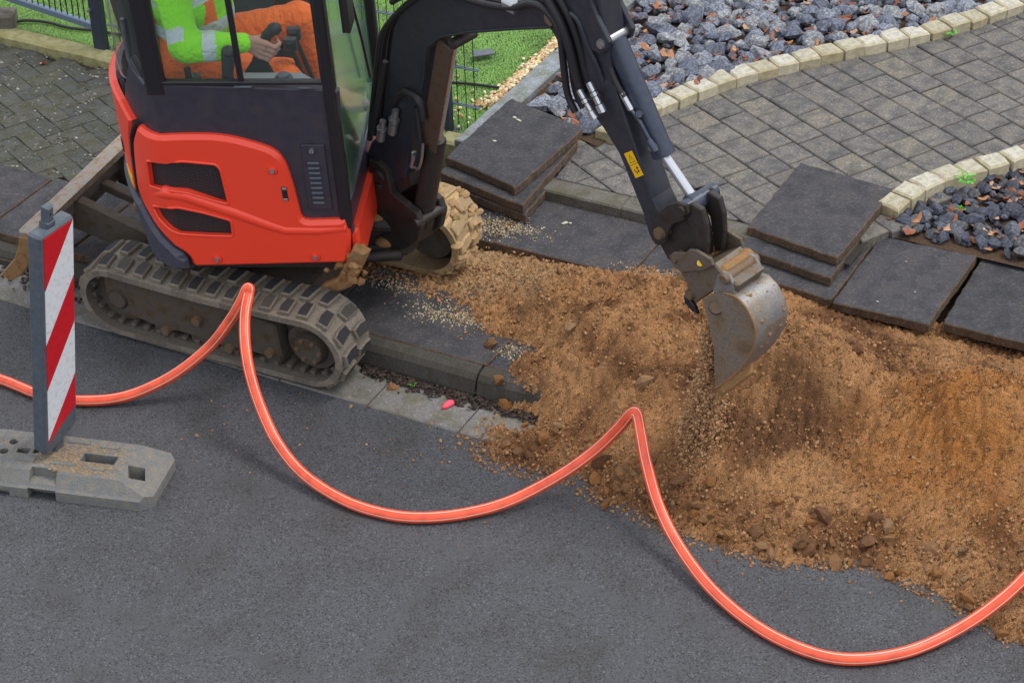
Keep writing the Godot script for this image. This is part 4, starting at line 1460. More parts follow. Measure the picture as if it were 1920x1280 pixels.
	wrap_panel(b, [Vector2(0.1957, 0.8189), Vector2(0.2128, 0.819), Vector2(0.2136, 0.8088), Vector2(0.1965, 0.8086)], 0.03, 0.004, [], 0.001)
	obj("latch_tab", b, M.fitting, cover)

	# rear bonnet
	b = MB.new().at(up)
	wrap_panel(b, [Vector2(-0.41, 1.11), Vector2(-0.452, 1.02), Vector2(-0.475, 0.92), Vector2(-0.492, 0.82), Vector2(-0.505, 0.715), Vector2(-0.56, 0.735), Vector2(-0.63, 0.765), Vector2(-1.7, 0.78), Vector2(-1.7, 1.19), Vector2(-0.6, 1.19), Vector2(-0.49, 1.165)], -0.002, 0.03, [], 0.01)
	var bonnet := obj("rear_bonnet", b, M.orange, ex)
	b = MB.new().at(up)
	wrap_panel(b, [Vector2(-0.575, 0.76), Vector2(-0.515, 0.735), Vector2(-0.515, 0.785), Vector2(-0.575, 0.815)], 0.026, 0.005, [], 0.001)
	obj("warning_label", b, M.yellow, bonnet)
	b = MB.new().at(up)
	wrap_panel(b, [Vector2(-0.6, 0.87), Vector2(-0.575, 0.87), Vector2(-0.575, 0.93), Vector2(-0.6, 0.93)], 0.026, 0.006, [], 0.001)
	obj("hinge", b, M.trim, bonnet)
	b = MB.new().at(up)
	line = []
	for q in [Vector2(-0.375, 1.12), Vector2(-0.405, 1.08), Vector2(-0.441, 1.02), Vector2(-0.464, 0.93), Vector2(-0.481, 0.82), Vector2(-0.493, 0.73)]:
		line.append(on_rim(q, 0.02))
	b.tube(line, 0.01, 8)
	obj("seam_strip", b, M.trim, bonnet)
	# counterweight below the cover
	b = MB.new().at(up)
	wrap_panel(b, [Vector2(-0.25, 0.54), Vector2(-0.238, 0.515), Vector2(-0.236, 0.47), Vector2(-0.285, 0.452), Vector2(-0.4, 0.43), Vector2(-0.55, 0.43), Vector2(-1.75, 0.45), Vector2(-1.75, 0.765), Vector2(-0.63, 0.75), Vector2(-0.56, 0.72), Vector2(-0.5, 0.7), Vector2(-0.462, 0.695), Vector2(-0.425, 0.662), Vector2(-0.385, 0.622), Vector2(-0.342, 0.59), Vector2(-0.29, 0.565)], -0.004, 0.046, [], 0.016)
	obj("counterweight", b, M.weight, ex)

	# louvred lid with its lock
	b = MB.new().at(up)
	wrap_panel(b, [Vector2(0.2894, 1.0527), Vector2(0.3816, 1.053), Vector2(0.3794, 0.7509), Vector2(0.2831, 0.7502)], 0.0, 0.006, [], 0.002)
	var lid := obj("louvre_panel", b, M.navy, ex)
	for i in 9:
		var t := i / 8.0
		b = MB.new().at(up)
		var q := Vector2(0.3296, 0.9709).lerp(Vector2(0.33, 0.7839), t)
		b.box(Vector3(q.x, q.y, 0.4585), Vector3(0.046, 0.009, 0.01), 0.003, Basis(Vector3(1, 0, 0), 0.5))
		obj("louvre", b, M.beacon, lid)
	for q in [Vector2(0.3303, 1.0281)]:
		b = MB.new().at(up)
		b.cyl(Vector3(q.x, q.y, 0.452), Vector3(q.x, q.y, 0.466), 0.011, 14, 0.002)
		var lock := obj("lock", b, M.chrome, lid)
		b = MB.new().at(up)
		b.box(Vector3(q.x, q.y, 0.466), Vector3(0.003, 0.01, 0.003), 0.0005)
		obj("keyhole", b, M.trim, lid)

	# front: orange band, dark lower panel, windscreen
	b = MB.new().at(up)
	b.box(Vector3(0.448, 0.555, 0.0), Vector3(0.04, 0.17, 0.88), 0.012)
	obj("front_bumper", b, M.orange, ex)
	b = MB.new().at(up)
	b.box(Vector3(0.43, 0.7, 0.0), Vector3(0.024, 0.14, 0.86), 0.006)
	var fp := obj("front_panel", b, M.navy, ex)
	b = MB.new().at(up)
	b.box(Vector3(0.444, 0.775, 0.0), Vector3(0.012, 0.016, 0.84), 0.003)
	obj("rubber_seal", b, M.beacon, fp)
	b = MB.new().at(up)
	b.box(Vector3(0.434, 1.49, 0.0), Vector3(0.005, 1.42, 0.82), 0.001, Basis(Vector3.UP, 0.045))
	obj("windscreen", b, M.windshield, ex)
	# pillars
	var posts := [[Vector3(0.425, 0.66, 0.437), Vector3(0.437, 2.2, 0.437), 0.022, 0.03], [Vector3(0.43, 0.66, -0.437), Vector3(0.437, 2.2, -0.437), 0.022, 0.022], [Vector3(-0.25, 1.28, 0.437), Vector3(-0.26, 2.2, 0.43), 0.035, 0.022], [Vector3(-0.25, 0.9, -0.437), Vector3(-0.26, 2.2, -0.43), 0.035, 0.022]]
	for e in posts:
		b = MB.new().at(up)
		var a: Vector3 = e[0]; var c: Vector3 = e[1]
		var d := (c - a).normalized()
		b.x = up * Transform3D(Basis(Vector3.RIGHT, d, Vector3.RIGHT.cross(d).normalized()), (a + c) / 2)
		b.box(Vector3.ZERO, Vector3(e[2] * 2, a.distance_to(c), e[3] * 2), 0.008)
		obj("pillar", b, M.trim, ex)
	# side window in two sliding panes
	var sill := Vector2(-0.2252, 1.327)
	var yb: float = sill.y
	b = MB.new().at(up)
	b.box(Vector3(0.1, yb + 0.004, 0.44), Vector3(0.66, 0.016, 0.03), 0.004)
	b.box(Vector3(0.1, 2.16, 0.44), Vector3(0.66, 0.03, 0.03), 0.004)
	b.box(Vector3(-0.216, yb + 0.44, 0.44), Vector3(0.02, 0.88, 0.026), 0.004)
	b.box(Vector3(0.412, yb + 0.44, 0.44), Vector3(0.02, 0.88, 0.026), 0.004)
	var win := obj("side_window", b, M.trim, ex)
	b = MB.new().at(up)
	b.box(Vector3(0.092, yb + 0.44, 0.443), Vector3(0.022, 0.86, 0.022), 0.004)
	obj("window_bar", b, M.trim, win)
	b = MB.new().at(up)
	b.box(Vector3(-0.06, yb + 0.44, 0.436), Vector3(0.31, 0.86, 0.004), 0.0005)
	obj("pane", b, M.glass, win)
	b = MB.new().at(up)
	b.box(Vector3(0.25, yb + 0.44, 0.446), Vector3(0.32, 0.86, 0.004), 0.0005)
	obj("pane", b, M.glass, win)
	b = MB.new().at(up)
	b.box(Vector3(0.1, yb - 0.008, 0.458), Vector3(0.07, 0.008, 0.01), 0.002)
	b.box(Vector3(0.34, yb - 0.012, 0.458), Vector3(0.06, 0.006, 0.01), 0.002)
	obj("slide_stop", b, M.beacon, win)
	# rear corner glass, rear glass, left glass
	b = MB.new().at(up)
	wrap_panel(b, [Vector2(-0.3, 1.3), Vector2(-0.3, 2.18), Vector2(-1.85, 2.18), Vector2(-1.85, 1.22), Vector2(-0.62, 1.22), Vector2(-0.42, 1.27)], -0.02, 0.005, [], 0.001)
	obj("rear_glass", b, M.glass, ex)
	b = MB.new().at(up)
	line = []
	for q in [Vector2(-0.3804, 1.5704), Vector2(-0.3886, 1.4732), Vector2(-0.3904, 1.3964), Vector2(-0.3613, 1.3517), Vector2(-0.303, 1.3079)]:
		var r: Array = rim_at(q.x)
		line.append(r[0] - r[1] * 0.008 + Vector3.UP * q.y)
	b.tube(line, 0.009, 8)
	obj("glass_seal", b, M.beacon, ex)
	b = MB.new().at(up)
	b.box(Vector3(0.09, 1.54, -0.435), Vector3(0.64, 1.24, 0.004), 0.0005)
	obj("door_glass", b, M.glass, ex)
	# roof
	b = MB.new().at(stand)
	b.ext(shell.call(-0.02), 2.2, 2.27, 0.03)
	obj("roof", b, M.orange, ex)
	# interior: seat, consoles, levers
	b = MB.new().at(stand)
	b.ext(shell.call(0.05), 0.8, 0.83, 0.004)
	obj("cab_floor", b, M.trim, ex)
	b = MB.new().at(up)
	b.box(Vector3(-0.12, 1.06, 0.0), Vector3(0.44, 0.11, 0.44), 0.03)
	b.box(Vector3(-0.14, 0.92, 0.0), Vector3(0.34, 0.2, 0.36), 0.02)
	b.box(Vector3(-0.38, 1.36, 0.0), Vector3(0.1, 0.6, 0.44), 0.04, Basis(Vector3(0, 0, 1), 0.12))
	obj("seat", b, M.seat, ex)
	for s in [1, -1]:
		b = MB.new().at(up)
		b.x = up * Transform3D(Basis(Vector3.RIGHT, Vector3.FORWARD, Vector3.UP), Vector3.ZERO)
		var ct := [Vector2(-0.22, -0.41 * s), Vector2(0.41, -0.41 * s), Vector2(0.41, -0.37 * s), Vector2(0.3, -0.28 * s), Vector2(-0.22, -0.28 * s)]
		b.ext(ct, 0.83, 1.2 if s > 0 else 1.1, 0.012)
		var con := obj("console", b, M.cover, ex)
		if s > 0:
			b = MB.new().at(up)
			b.x = up * Transform3D(Basis(Vector3.RIGHT, Vector3.FORWARD, Vector3.UP), Vector3.ZERO)
			b.ext([Vector2(0.0, -0.425), Vector2(0.415, -0.425), Vector2(0.415, -0.4), Vector2(0.3, -0.3), Vector2(0.06, -0.3)], 1.19, 1.29, 0.01)
			obj("side_shelf", b, M.cover, con)
			b = MB.new().at(up)
			b.cyl(Vector3(0.235, 1.288, 0.355), Vector3(0.235, 1.3, 0.355), 0.036, 20, 0.004)
			b.cyl(Vector3(0.235, 1.3, 0.355), Vector3(0.235, 1.31, 0.355), 0.027, 20, 0.004)
			obj("filler_cap", b, M.beacon, con)
			b = MB.new().at(up)
			b.cyl(Vector3(-0.13, 1.19, 0.38), Vector3(-0.13, 1.36, 0.38), 0.013, 10, 0.004)
			obj("lever", b, M.trim, con)
			b = MB.new().at(up)
			b.box(Vector3(-0.03, 1.24, 0.34), Vector3(0.2, 0.03, 0.1), 0.008)
			obj("switch_panel", b, M.seat, con)
			b = MB.new().at(up)
			b.tube([Vector3(0.01, 1.23, 0.36), Vector3(0.02, 1.33, 0.35), Vector3(0.035, 1.4, 0.35)], [0.02, 0.024, 0.03], 12)
			b.ball(Vector3(0.035, 1.41, 0.35), Vector3(0.03, 0.022, 0.03), 6)
			obj("armrest_lever", b, M.hose, con)
		# joystick with its bellows
		var sp: Vector3 = Vector3(0.1186, 1.2871, 0.235) if s > 0 else Vector3(0.12, 1.28, -0.25)
		b = MB.new().at(up)
		b.tube([Vector3(sp.x - 0.02, 1.1, sp.z), Vector3(sp.x - 0.01, sp.y - 0.05, sp.z), sp, sp + Vector3(0.006, 0.05, 0)], [0.075, 0.06, 0.035, 0.02], 14)
		var joy := obj("joystick_bellows", b, M.seat, ex)
		b = MB.new().at(up)
		b.tube([sp, sp + Vector3(0.015, 0.07, 0), sp + Vector3(0.045, 0.125, 0), sp + Vector3(0.075, 0.152, 0)], [0.015, 0.02, 0.022, 0.024], 12)
		b.ball(sp + Vector3(0.078, 0.153, 0.0), Vector3(0.03, 0.026, 0.026), 7)
		obj("grip", b, M.hose, joy)
	# travel levers
	b = MB.new().at(up)
	for z in [0.06, 0.14]:
		b.tube([Vector3(0.32, 0.83, z), Vector3(0.3, 1.0, z), Vector3(0.24, 1.24, z), Vector3(0.225, 1.3, z)], 0.01, 8)
		b.box(Vector3(0.225, 1.315, z), Vector3(0.05, 0.05, 0.05), 0.012)
	obj("travel_lever", b, M.trim, ex)
	# hand rail with a mirror at the front left corner
	b = MB.new().at(up)
	b.tube([Vector3(0.46, 1.25, -0.45), Vector3(0.52, 1.26, -0.47), Vector3(0.55, 1.34, -0.47), Vector3(0.55, 1.8, -0.47), Vector3(0.52, 1.88, -0.47), Vector3(0.46, 1.9, -0.45)], 0.013, 8)
	obj("hand_rail", b, M.trim, ex)
	b = MB.new().at(up)
	b.box(Vector3(0.53, 1.66, 0.42), Vector3(0.03, 0.2, 0.12), 0.012)
	b.tube([Vector3(0.45, 1.78, 0.43), Vector3(0.52, 1.78, 0.43), Vector3(0.53, 1.74, 0.42)], 0.008, 8)
	obj("mirror", b, M.trim, ex)
	b = MB.new().at(up)
	b.tube([Vector3(0.45, 0.95, -0.2), Vector3(0.456, 1.2, -0.1), Vector3(0.456, 1.55, 0.05)], 0.006, 6)
	obj("wiper", b, M.trim, ex)


func boom(ex: Node3D) -> void:
	var bt := Transform3D(Basis(Vector3.UP, deg_to_rad(-20.0)), Vector3(0.4954, 0.297, -0.1803))
	var pin := func(parent: Node3D, p: Vector2, z0: float, z1: float, r: float, m: Material) -> void:
		var q := MB.new().at(bt)
		q.cyl(Vector3(p.x, p.y, z0), Vector3(p.x, p.y, z1), r, 16, 0.005)
		obj("pin", q, m, parent)
	# swing bracket, carried by two lugs of the house
	var b := MB.new().at(Transform3D(Basis(Vector3.UP, deg_to_rad(UP_TURN)), Vector3.ZERO))
	var sw: Vector3 = Vector3(0.5272, 0.297, 0)
	for y in [0.1, -0.03]:
		b.box(Vector3(sw.x - 0.09, sw.y + y, 0.0), Vector3(0.24, 0.06, 0.2), 0.02)
		b.cyl(Vector3(sw.x, sw.y + y - 0.03, 0.0), Vector3(sw.x, sw.y + y + 0.03, 0.0), 0.085, 20, 0.01)
	var lug := obj("swing_lug", b, M.steel, ex)
	b = MB.new().at(Transform3D(Basis(Vector3.UP, deg_to_rad(UP_TURN)), Vector3.ZERO))
	b.ball(Vector3(sw.x - 0.08, sw.y + 0.13, 0.03), Vector3(0.07, 0.012, 0.06), 6)
	b.ball(Vector3(sw.x - 0.04, sw.y + 0.01, 0.06), Vector3(0.05, 0.02, 0.04), 6)
	obj("mud_lump", b, M.dirty, lug)
	b = MB.new().at(Transform3D(Basis(Vector3.UP, deg_to_rad(UP_TURN)), Vector3.ZERO))
	b.cyl(Vector3(sw.x - 0.2, sw.y - 0.02, 0.14), Vector3(sw.x + 0.03, sw.y - 0.02, 0.11), 0.026, 12)
	obj("swing_cylinder", b, M.steel, ex)
	b = MB.new().at(bt)
	for s in [1, -1]:
		b.ext([Vector2(-0.0305, 0.4059), Vector2(0.0242, 0.4168), Vector2(0.0803, 0.3972), Vector2(0.0912, 0.2968), Vector2(0.164, 0.2797), Vector2(0.2398, 0.2643), Vector2(0.2576, 0.2061), Vector2(0.2259, 0.1187), Vector2(0.1451, 0.0365), Vector2(0.0543, -0.0126), Vector2(-0.0007, 0.0024), Vector2(-0.0209, 0.089), Vector2(-0.0277, 0.2159), Vector2(-0.0516, 0.3174)], 0.062 * s - 0.016, 0.062 * s + 0.016, 0.005)
	b.ext([Vector2(-0.0235, 0.1314), Vector2(0.1481, 0.2109), Vector2(0.208, 0.1718), Vector2(0.1761, 0.0621), Vector2(0.0473, -0.0216), Vector2(-0.0357, -0.0115)], -0.06, 0.06, 0.01)
	var br := obj("swing_bracket", b, M.steel, ex)
	pin.call(br, Vector2(0.0284, 0.3504), -0.09, 0.09, 0.032, M.steel)
	pin.call(br, Vector2(0.0198, 0.2963), -0.08, 0.088, 0.018, M.steel)
	pin.call(br, Vector2(0.2341, 0.2139), -0.08, 0.088, 0.022, M.steel)
	b = MB.new().at(bt)
	b.ext([Vector2(0.026, 0.3258), Vector2(0.1924, 0.4131), Vector2(0.1949, 0.3619), Vector2(0.0709, 0.2502)], -0.045, 0.045, 0.006)
	obj("hose_guard", b, M.steel, br)

	# main boom
	b = MB.new().at(bt)
	b.ext([Vector2(0.0302, 0.5467), Vector2(0.08, 0.7201), Vector2(0.1356, 0.9159), Vector2(0.1905, 1.0915), Vector2(0.2568, 1.2062), Vector2(0.3569, 1.3128), Vector2(0.4855, 1.3873), Vector2(0.6055, 1.4179), Vector2(0.8083, 1.4574), Vector2(1.0056, 1.509), Vector2(1.1053, 1.5462), Vector2(1.1469, 1.536), Vector2(1.1551, 1.5048), Vector2(1.1243, 1.452), Vector2(0.9957, 1.3982), Vector2(0.7578, 1.3001), Vector2(0.6125, 1.2351), Vector2(0.5345, 1.1958), Vector2(0.454, 1.146), Vector2(0.398, 1.0867), Vector2(0.3529, 0.9784), Vector2(0.3193, 0.8681), Vector2(0.292, 0.7832), Vector2(0.2221, 0.578), Vector2(0.1516, 0.3792), Vector2(0.0673, 0.2965), Vector2(-0.0148, 0.2594), Vector2(-0.0745, 0.3047), Vector2(-0.08, 0.395), Vector2(-0.0413, 0.4694)], -0.05, 0.05, 0.008)
	var bm := obj("boom", b, M.boom, ex)
	pin.call(bm, Vector2(1.1059, 1.495), -0.08, 0.075, 0.028, M.pin)
	# weld rib on the flank, and the curved gusset
	b = MB.new().at(bt)
	b.tube([Vector3(0.3484, 0.9294, 0.052), Vector3(0.3688, 1.0335, 0.052), Vector3(0.3993, 1.1023, 0.052), Vector3(0.4775, 1.1724, 0.052), Vector3(0.6403, 1.2559, 0.052), Vector3(0.8843, 1.3631, 0.052), Vector3(1.097, 1.4533, 0.052)], 0.006, 6)
	obj("weld_rib", b, M.boom, bm)
	b = MB.new().at(bt)
	b.tube([Vector3(0.1429, 0.7376, 0.058), Vector3(0.1861, 0.7987, 0.06), Vector3(0.2415, 0.8396, 0.062), Vector3(0.3003, 0.8427, 0.064), Vector3(0.3332, 0.8122, 0.064), Vector3(0.3328, 0.7508, 0.06)], 0.016, 10)
	obj("hose", b, M.hose, bm)
	# hose bundle down the back of the boom
	for k in 3:
		b = MB.new().at(bt)
		var z := 0.055 - 0.035 * k
		b.tube(smooth([Vector3(-0.0349, 0.4936, 0), Vector3(-0.0035, 0.6099, 0), Vector3(0.0423, 0.7804, 0), Vector3(0.083, 0.9202, 0), Vector3(0.1237, 1.0426, 0), Vector3(0.1904, 1.1348, 0), Vector3(0.3084, 1.2538, 0), Vector3(0.4579, 1.3684, 0)].map(func(p): return p + Vector3(-0.006 * k, 0.004 * k, z)), 4), 0.0125, 8)
		obj("hose", b, M.hose, bm)
	b = MB.new().at(bt)
	b.tube([Vector3(0.0226, 0.5664, 0.075), Vector3(0.0435, 0.6365, 0.075), Vector3(0.0599, 0.6789, 0.075), Vector3(0.0965, 0.7981, 0.068), Vector3(0.1336, 0.9321, 0.06)], [0.021, 0.021, 0.016, 0.012, 0.012], 10)
	obj("hose", b, M.hose, bm)
	for e in [[Vector3(0.1359, 0.6021, 0.07), Vector3(0.1776, 0.7305, 0.07)], [Vector3(0.0741, 0.5525, 0.085), Vector3(0.1068, 0.6581, 0.085)]]:
		b = MB.new().at(bt)
		var d: Vector3 = e[1] - e[0]
		b.cyl(e[0], e[0] + d * 0.45, 0.019, 10)
		b.cyl(e[0] + d * 0.5, e[0] + d * 0.66, 0.024, 6)
		b.cyl(e[0] + d * 0.68, e[1], 0.015, 10)
		obj("hose_fitting", b, M.fitting, bm)
	# hoses along the top of the boom
	for k in 3:
		b = MB.new().at(bt)
		b.tube(smooth([Vector3(0.2302, 1.2388, 0), Vector3(0.3645, 1.3343, 0), Vector3(0.5492, 1.3973, 0), Vector3(0.7527, 1.4274, 0), Vector3(0.9097, 1.468, 0), Vector3(1.0098, 1.5225, 0), Vector3(1.0904, 1.5244, 0), Vector3(1.1521, 1.4611, 0), Vector3(1.1623, 1.3447, 0), Vector3(1.1745, 1.216, 0), Vector3(1.2105, 1.1518, 0)].map(func(p): return p + Vector3(0.01 * k, 0.008 * k, 0.07 - 0.03 * k)), 4), 0.013, 8)
		obj("hose", b, M.hose, bm)
	b = MB.new().at(bt)
	b.box(Vector3(0.8938, 1.4669, 0.03), Vector3(0.06, 0.04, 0.1), 0.006)
	obj("hose_clamp", b, M.fitting, bm)

	# boom cylinder in front of the boom
	b = MB.new().at(bt)
	var cb := Vector3(0.1844, 0.1738, 0)
	var ct := Vector3(0.4809, 1.1284, 0)
	var cm: Vector3 = cb.lerp(ct, 0.47)
	b.cyl(cb, cm, 0.043, 20, 0.008)
	b.cyl(cb - (cm - cb).normalized() * 0.03, cb + (cm - cb).normalized() * 0.03, 0.05, 16, 0.01)
	var cy := obj("boom_cylinder", b, M.steel, ex)
	b = MB.new().at(bt)
	b.cyl(cm, ct, 0.024, 14)
	obj("cylinder_rod", b, M.chrome, cy)
	b = MB.new().at(bt)
	var ax := (ct - cm).normalized()
	b.x = bt * Transform3D(Basis(Vector3(0, 0, 1).cross(ax).normalized() * -1.0, ax, Vector3(0, 0, 1)), (cm + ct) / 2)
	b.box(Vector3(0.0, -0.01, 0.036), Vector3(0.085, cm.distance_to(ct) * 1.06, 0.012), 0.004)
	b.box(Vector3(-0.042, -0.01, 0.0), Vector3(0.008, cm.distance_to(ct) * 1.06, 0.075), 0.003)
	obj("rod_guard", b, M.rusty, cy)
	pin.call(cy, Vector2(0.5458, 1.1678), -0.06, 0.062, 0.022, M.steel)
	b = MB.new().at(bt)
	b.tube(smooth([Vector3(0.243, 0.49, 0.06), Vector3(0.2815, 0.5357, 0.066), Vector3(0.301, 0.6077, 0.066), Vector3(0.3008, 0.706, 0.062), Vector3(0.2916, 0.7855, 0.055)], 4), 0.012, 8)
	b.cyl(Vector3(0.237, 0.4925, 0.06), Vector3(0.2522, 0.5555, 0.06), 0.018, 8)
	obj("hose", b, M.hose, cy)
	b = MB.new().at(bt)
	b.cyl(Vector3(0.2345, 0.4821, 0.062), Vector3(0.2544, 0.5549, 0.062), 0.016, 8)
	b.tube(smooth([Vector3(0.2514, 0.4938, 0.07), Vector3(0.2833, 0.5002, 0.075), Vector3(0.3096, 0.5527, 0.075), Vector3(0.3307, 0.6378, 0.075)], 4), 0.006, 8)
	obj("hose_fitting", b, M.fitting, cy)

	# dipper arm
	b = MB.new().at(bt)
	b.ext([Vector2(1.1966, 1.9074), Vector2(1.0466, 1.6693), Vector2(1.0406, 1.5393), Vector2(1.0607, 1.4603), Vector2(1.105, 1.4118), Vector2(1.1532, 1.3428), Vector2(1.1777, 1.2416), Vector2(1.228, 1.195), Vector2(1.3245, 1.1227), Vector2(1.3993, 1.0459), Vector2(1.4591, 0.9299), Vector2(1.5073, 0.8354), Vector2(1.5326, 0.7529), Vector2(1.5629, 0.7198), Vector2(1.6114, 0.7525), Vector2(1.6292, 0.808), Vector2(1.6003, 0.8668), Vector2(1.5611, 0.9253), Vector2(1.4953, 1.0787), Vector2(1.4352, 1.2233), Vector2(1.3892, 1.3277), Vector2(1.3719, 1.4723), Vector2(1.3189, 1.767)], -0.05, 0.05, 0.006)
	var arm := obj("dipper_arm", b, M.boom, ex)
	# bracket plates that carry the bucket cylinder
	for s in [1, -1]:
		b = MB.new().at(bt)
		b.ext([Vector2(1.2847, 1.7179), Vector2(1.338, 1.5956), Vector2(1.3968, 1.5124), Vector2(1.3841, 1.4712), Vector2(1.349, 1.4445), Vector2(1.3078, 1.4477), Vector2(1.2434, 1.5344), Vector2(1.2059, 1.6263), Vector2(1.216, 1.6929)], 0.058 * s - 0.01, 0.058 * s + 0.01, 0.003)
		obj("bracket_plate", b, M.boom, arm)
	pin.call(arm, Vector2(1.3592, 1.4918), -0.08, 0.078, 0.02, M.fitting)
	b = MB.new().at(bt)
	b.x = bt
	var st: Array = [Vector2(1.4288, 1.0601), Vector2(1.4697, 1.0915), Vector2(1.523, 1.0105), Vector2(1.4824, 0.9785)]
	var sz := 0.0525
	b.uvquad(Vector3(st[3].x, st[3].y, sz), Vector3(st[2].x, st[2].y, sz), Vector3(st[1].x, st[1].y, sz), Vector3(st[0].x, st[0].y, sz))
	obj("warning_sticker", b, M.sticker, arm).set_meta("label", "yellow warning sticker with a black triangle and a figure beside an arm")
	for k in 2:
		b = MB.new().at(bt)
		b.tube(smooth([Vector3(1.0974, 1.593, 0.075), Vector3(1.1648, 1.5114, 0.075), Vector3(1.1999, 1.4145, 0.07), Vector3(1.2191, 1.3101, 0.065), Vector3(1.241, 1.2389, 0.06)].map(func(p): return p + Vector3(0.03 * k, 0.02 * k, -0.02 * k)), 4), 0.018 - 0.003 * k, 8)
		obj("hose", b, M.hose, arm)
	b = MB.new().at(bt)
	b.tube(smooth([Vector3(1.2163, 1.5628, 0.07), Vector3(1.254, 1.543, 0.07), Vector3(1.2859, 1.4687, 0.068), Vector3(1.3197, 1.3918, 0.06), Vector3(1.3424, 1.333, 0.055)], 4), 0.01, 8)
	obj("steel_pipe", b, M.boom, arm)
	for e in [[Vector3(1.2521, 1.2712, 0.085), Vector3(1.3254, 1.1812, 0.085)], [Vector3(1.298, 1.3184, 0.08), Vector3(1.3625, 1.2211, 0.08)]]:
		b = MB.new().at(bt)
		var d: Vector3 = e[1] - e[0]
		b.cyl(e[0], e[0] + d * 0.3, 0.013, 10)
		b.cyl(e[0] + d * 0.32, e[0] + d * 0.45, 0.017, 6)
		b.cyl(e[0] + d * 0.47, e[0] + d * 0.72, 0.013, 10)
		b.cyl(e[0] + d * 0.74, e[1], 0.017, 10)
		obj("quick_coupler", b, M.chrome, arm)
	b = MB.new().at(bt)
	b.tube([Vector3(1.2621, 1.2194, 0.08), Vector3(1.3146, 1.257, 0.085), Vector3(1.3486, 1.2813, 0.07)], 0.007, 6)
	obj("coupler_bracket", b, M.steel, arm)

	# bucket cylinder along the front of the arm
	var ua := Vector3(1.3737, 1.4538, 0)
	var ub := Vector3(1.5775, 1.0911, 0)
	var uc := Vector3(1.7236, 0.959, 0)
	b = MB.new().at(bt)
	b.cyl(ua - (ub - ua).normalized() * 0.03, ub, 0.04, 22, 0.004)
	b.cyl(ub - (ub - ua).normalized() * 0.035, ub, 0.043, 22, 0.003)
	var bc := obj("bucket_cylinder", b, M.barrel, ex)
	b = MB.new().at(bt)
	b.cyl(ub, uc, 0.0185, 16)
	obj("cylinder_rod", b, M.chrome, bc)
	b = MB.new().at(bt)
	b.tube(smooth([Vector3(1.3494, 1.4218, 0.03), Vector3(1.3867, 1.3679, 0.045), Vector3(1.4226, 1.3238, 0.05), Vector3(1.4446, 1.3022, 0.05)], 4), 0.012, 8)
	obj("hose", b, M.hose, bc)
	b = MB.new().at(bt)
	b.cyl(Vector3(1.4299, 1.3158, 0.05), Vector3(1.4733, 1.2613, 0.05), 0.0125, 8)
	obj("hose_fitting", b, M.chrome, bc)
	b = MB.new().at(bt)
	b.tube([Vector3(1.4733, 1.2613, 0.05), Vector3(1.5148, 1.2312, 0.052), Vector3(1.5583, 1.1744, 0.052), Vector3(1.5858, 1.1451, 0.05)], 0.007, 8)
	b.cyl(Vector3(1.5091, 1.2587, 0.05), Vector3(1.483, 1.225, 0), 0.016, 8)
	b.cyl(Vector3(1.5654, 1.1452, 0.05), Vector3(1.5579, 1.1141, 0), 0.02, 8)
	b.cyl(Vector3(1.556, 1.1749, 0.055), Vector3(1.5903, 1.1408, 0.055), 0.014, 6)
	obj("feed_pipe", b, M.barrel, bc)

	# linkage between arm, rod and bucket
	var disc := [Vector2(1.5657, 0.7596), Vector2(1.5795, 0.8367), Vector2(1.6135, 0.9036), Vector2(1.6565, 0.9533), Vector2(1.7035, 0.984), Vector2(1.7442, 0.9913), Vector2(1.756, 0.9649), Vector2(1.732, 0.9218), Vector2(1.6743, 0.8764), Vector2(1.6521, 0.8334), Vector2(1.64, 0.7855), Vector2(1.602, 0.7485)]
	for s in [1, -1]:
		b = MB.new().at(bt)
		b.ext(disc, 0.064 * s - 0.008, 0.064 * s + 0.008, 0.003)
		var ln := obj("link_plate", b, M.steel, ex)
		b = MB.new().at(bt)
		b.ext([Vector2(1.7115, 0.9644), Vector2(1.758, 0.9971), Vector2(1.8029, 0.9905), Vector2(1.8217, 0.9356), Vector2(1.8249, 0.8567), Vector2(1.8129, 0.7695), Vector2(1.7767, 0.7472), Vector2(1.7683, 0.8181), Vector2(1.7551, 0.8929), Vector2(1.7254, 0.9181)], 0.045 * s - 0.012, 0.045 * s + 0.012, 0.005)
		obj("bucket_link", b, M.steel, ex)
	b = MB.new().at(bt)
	b.cyl(Vector3(1.7239, 0.9566, 0.08), Vector3(1.7239, 0.9566, -0.1), 0.024, 16, 0.006)
	obj("link_pin", b, M.steel, ex)
	b = MB.new().at(bt)
	b.cyl(uc + Vector3(0, 0, -0.1), uc + Vector3(0, 0, 0.07), 0.03, 18, 0.006)
	b.cyl(uc + Vector3(0, 0, -0.02), uc + Vector3(0, 0, 0.03), 0.037, 18, 0.006)
	obj("rod_eye", b, M.barrel, bc)
	b = MB.new().at(bt)
	b.cyl(Vector3(1.6168, 0.8136, 0.092), Vector3(1.6168, 0.8136, -0.09), 0.024, 16, 0.006)
	obj("link_pin", b, M.pin, ex)
	b = MB.new().at(bt)
	b.ext([Vector2(1.5852, 0.8688), Vector2(1.654, 0.9099), Vector2(1.7411, 0.9181), Vector2(1.7694, 0.8391), Vector2(1.7715, 0.723), Vector2(1.6978, 0.6727), Vector2(1.6143, 0.675), Vector2(1.5643, 0.7415)], -0.042, 0.042, 0.008)
	obj("arm_end", b, M.steel, ex)

	# quick hitch with its two cheeks
	b = MB.new().at(bt)
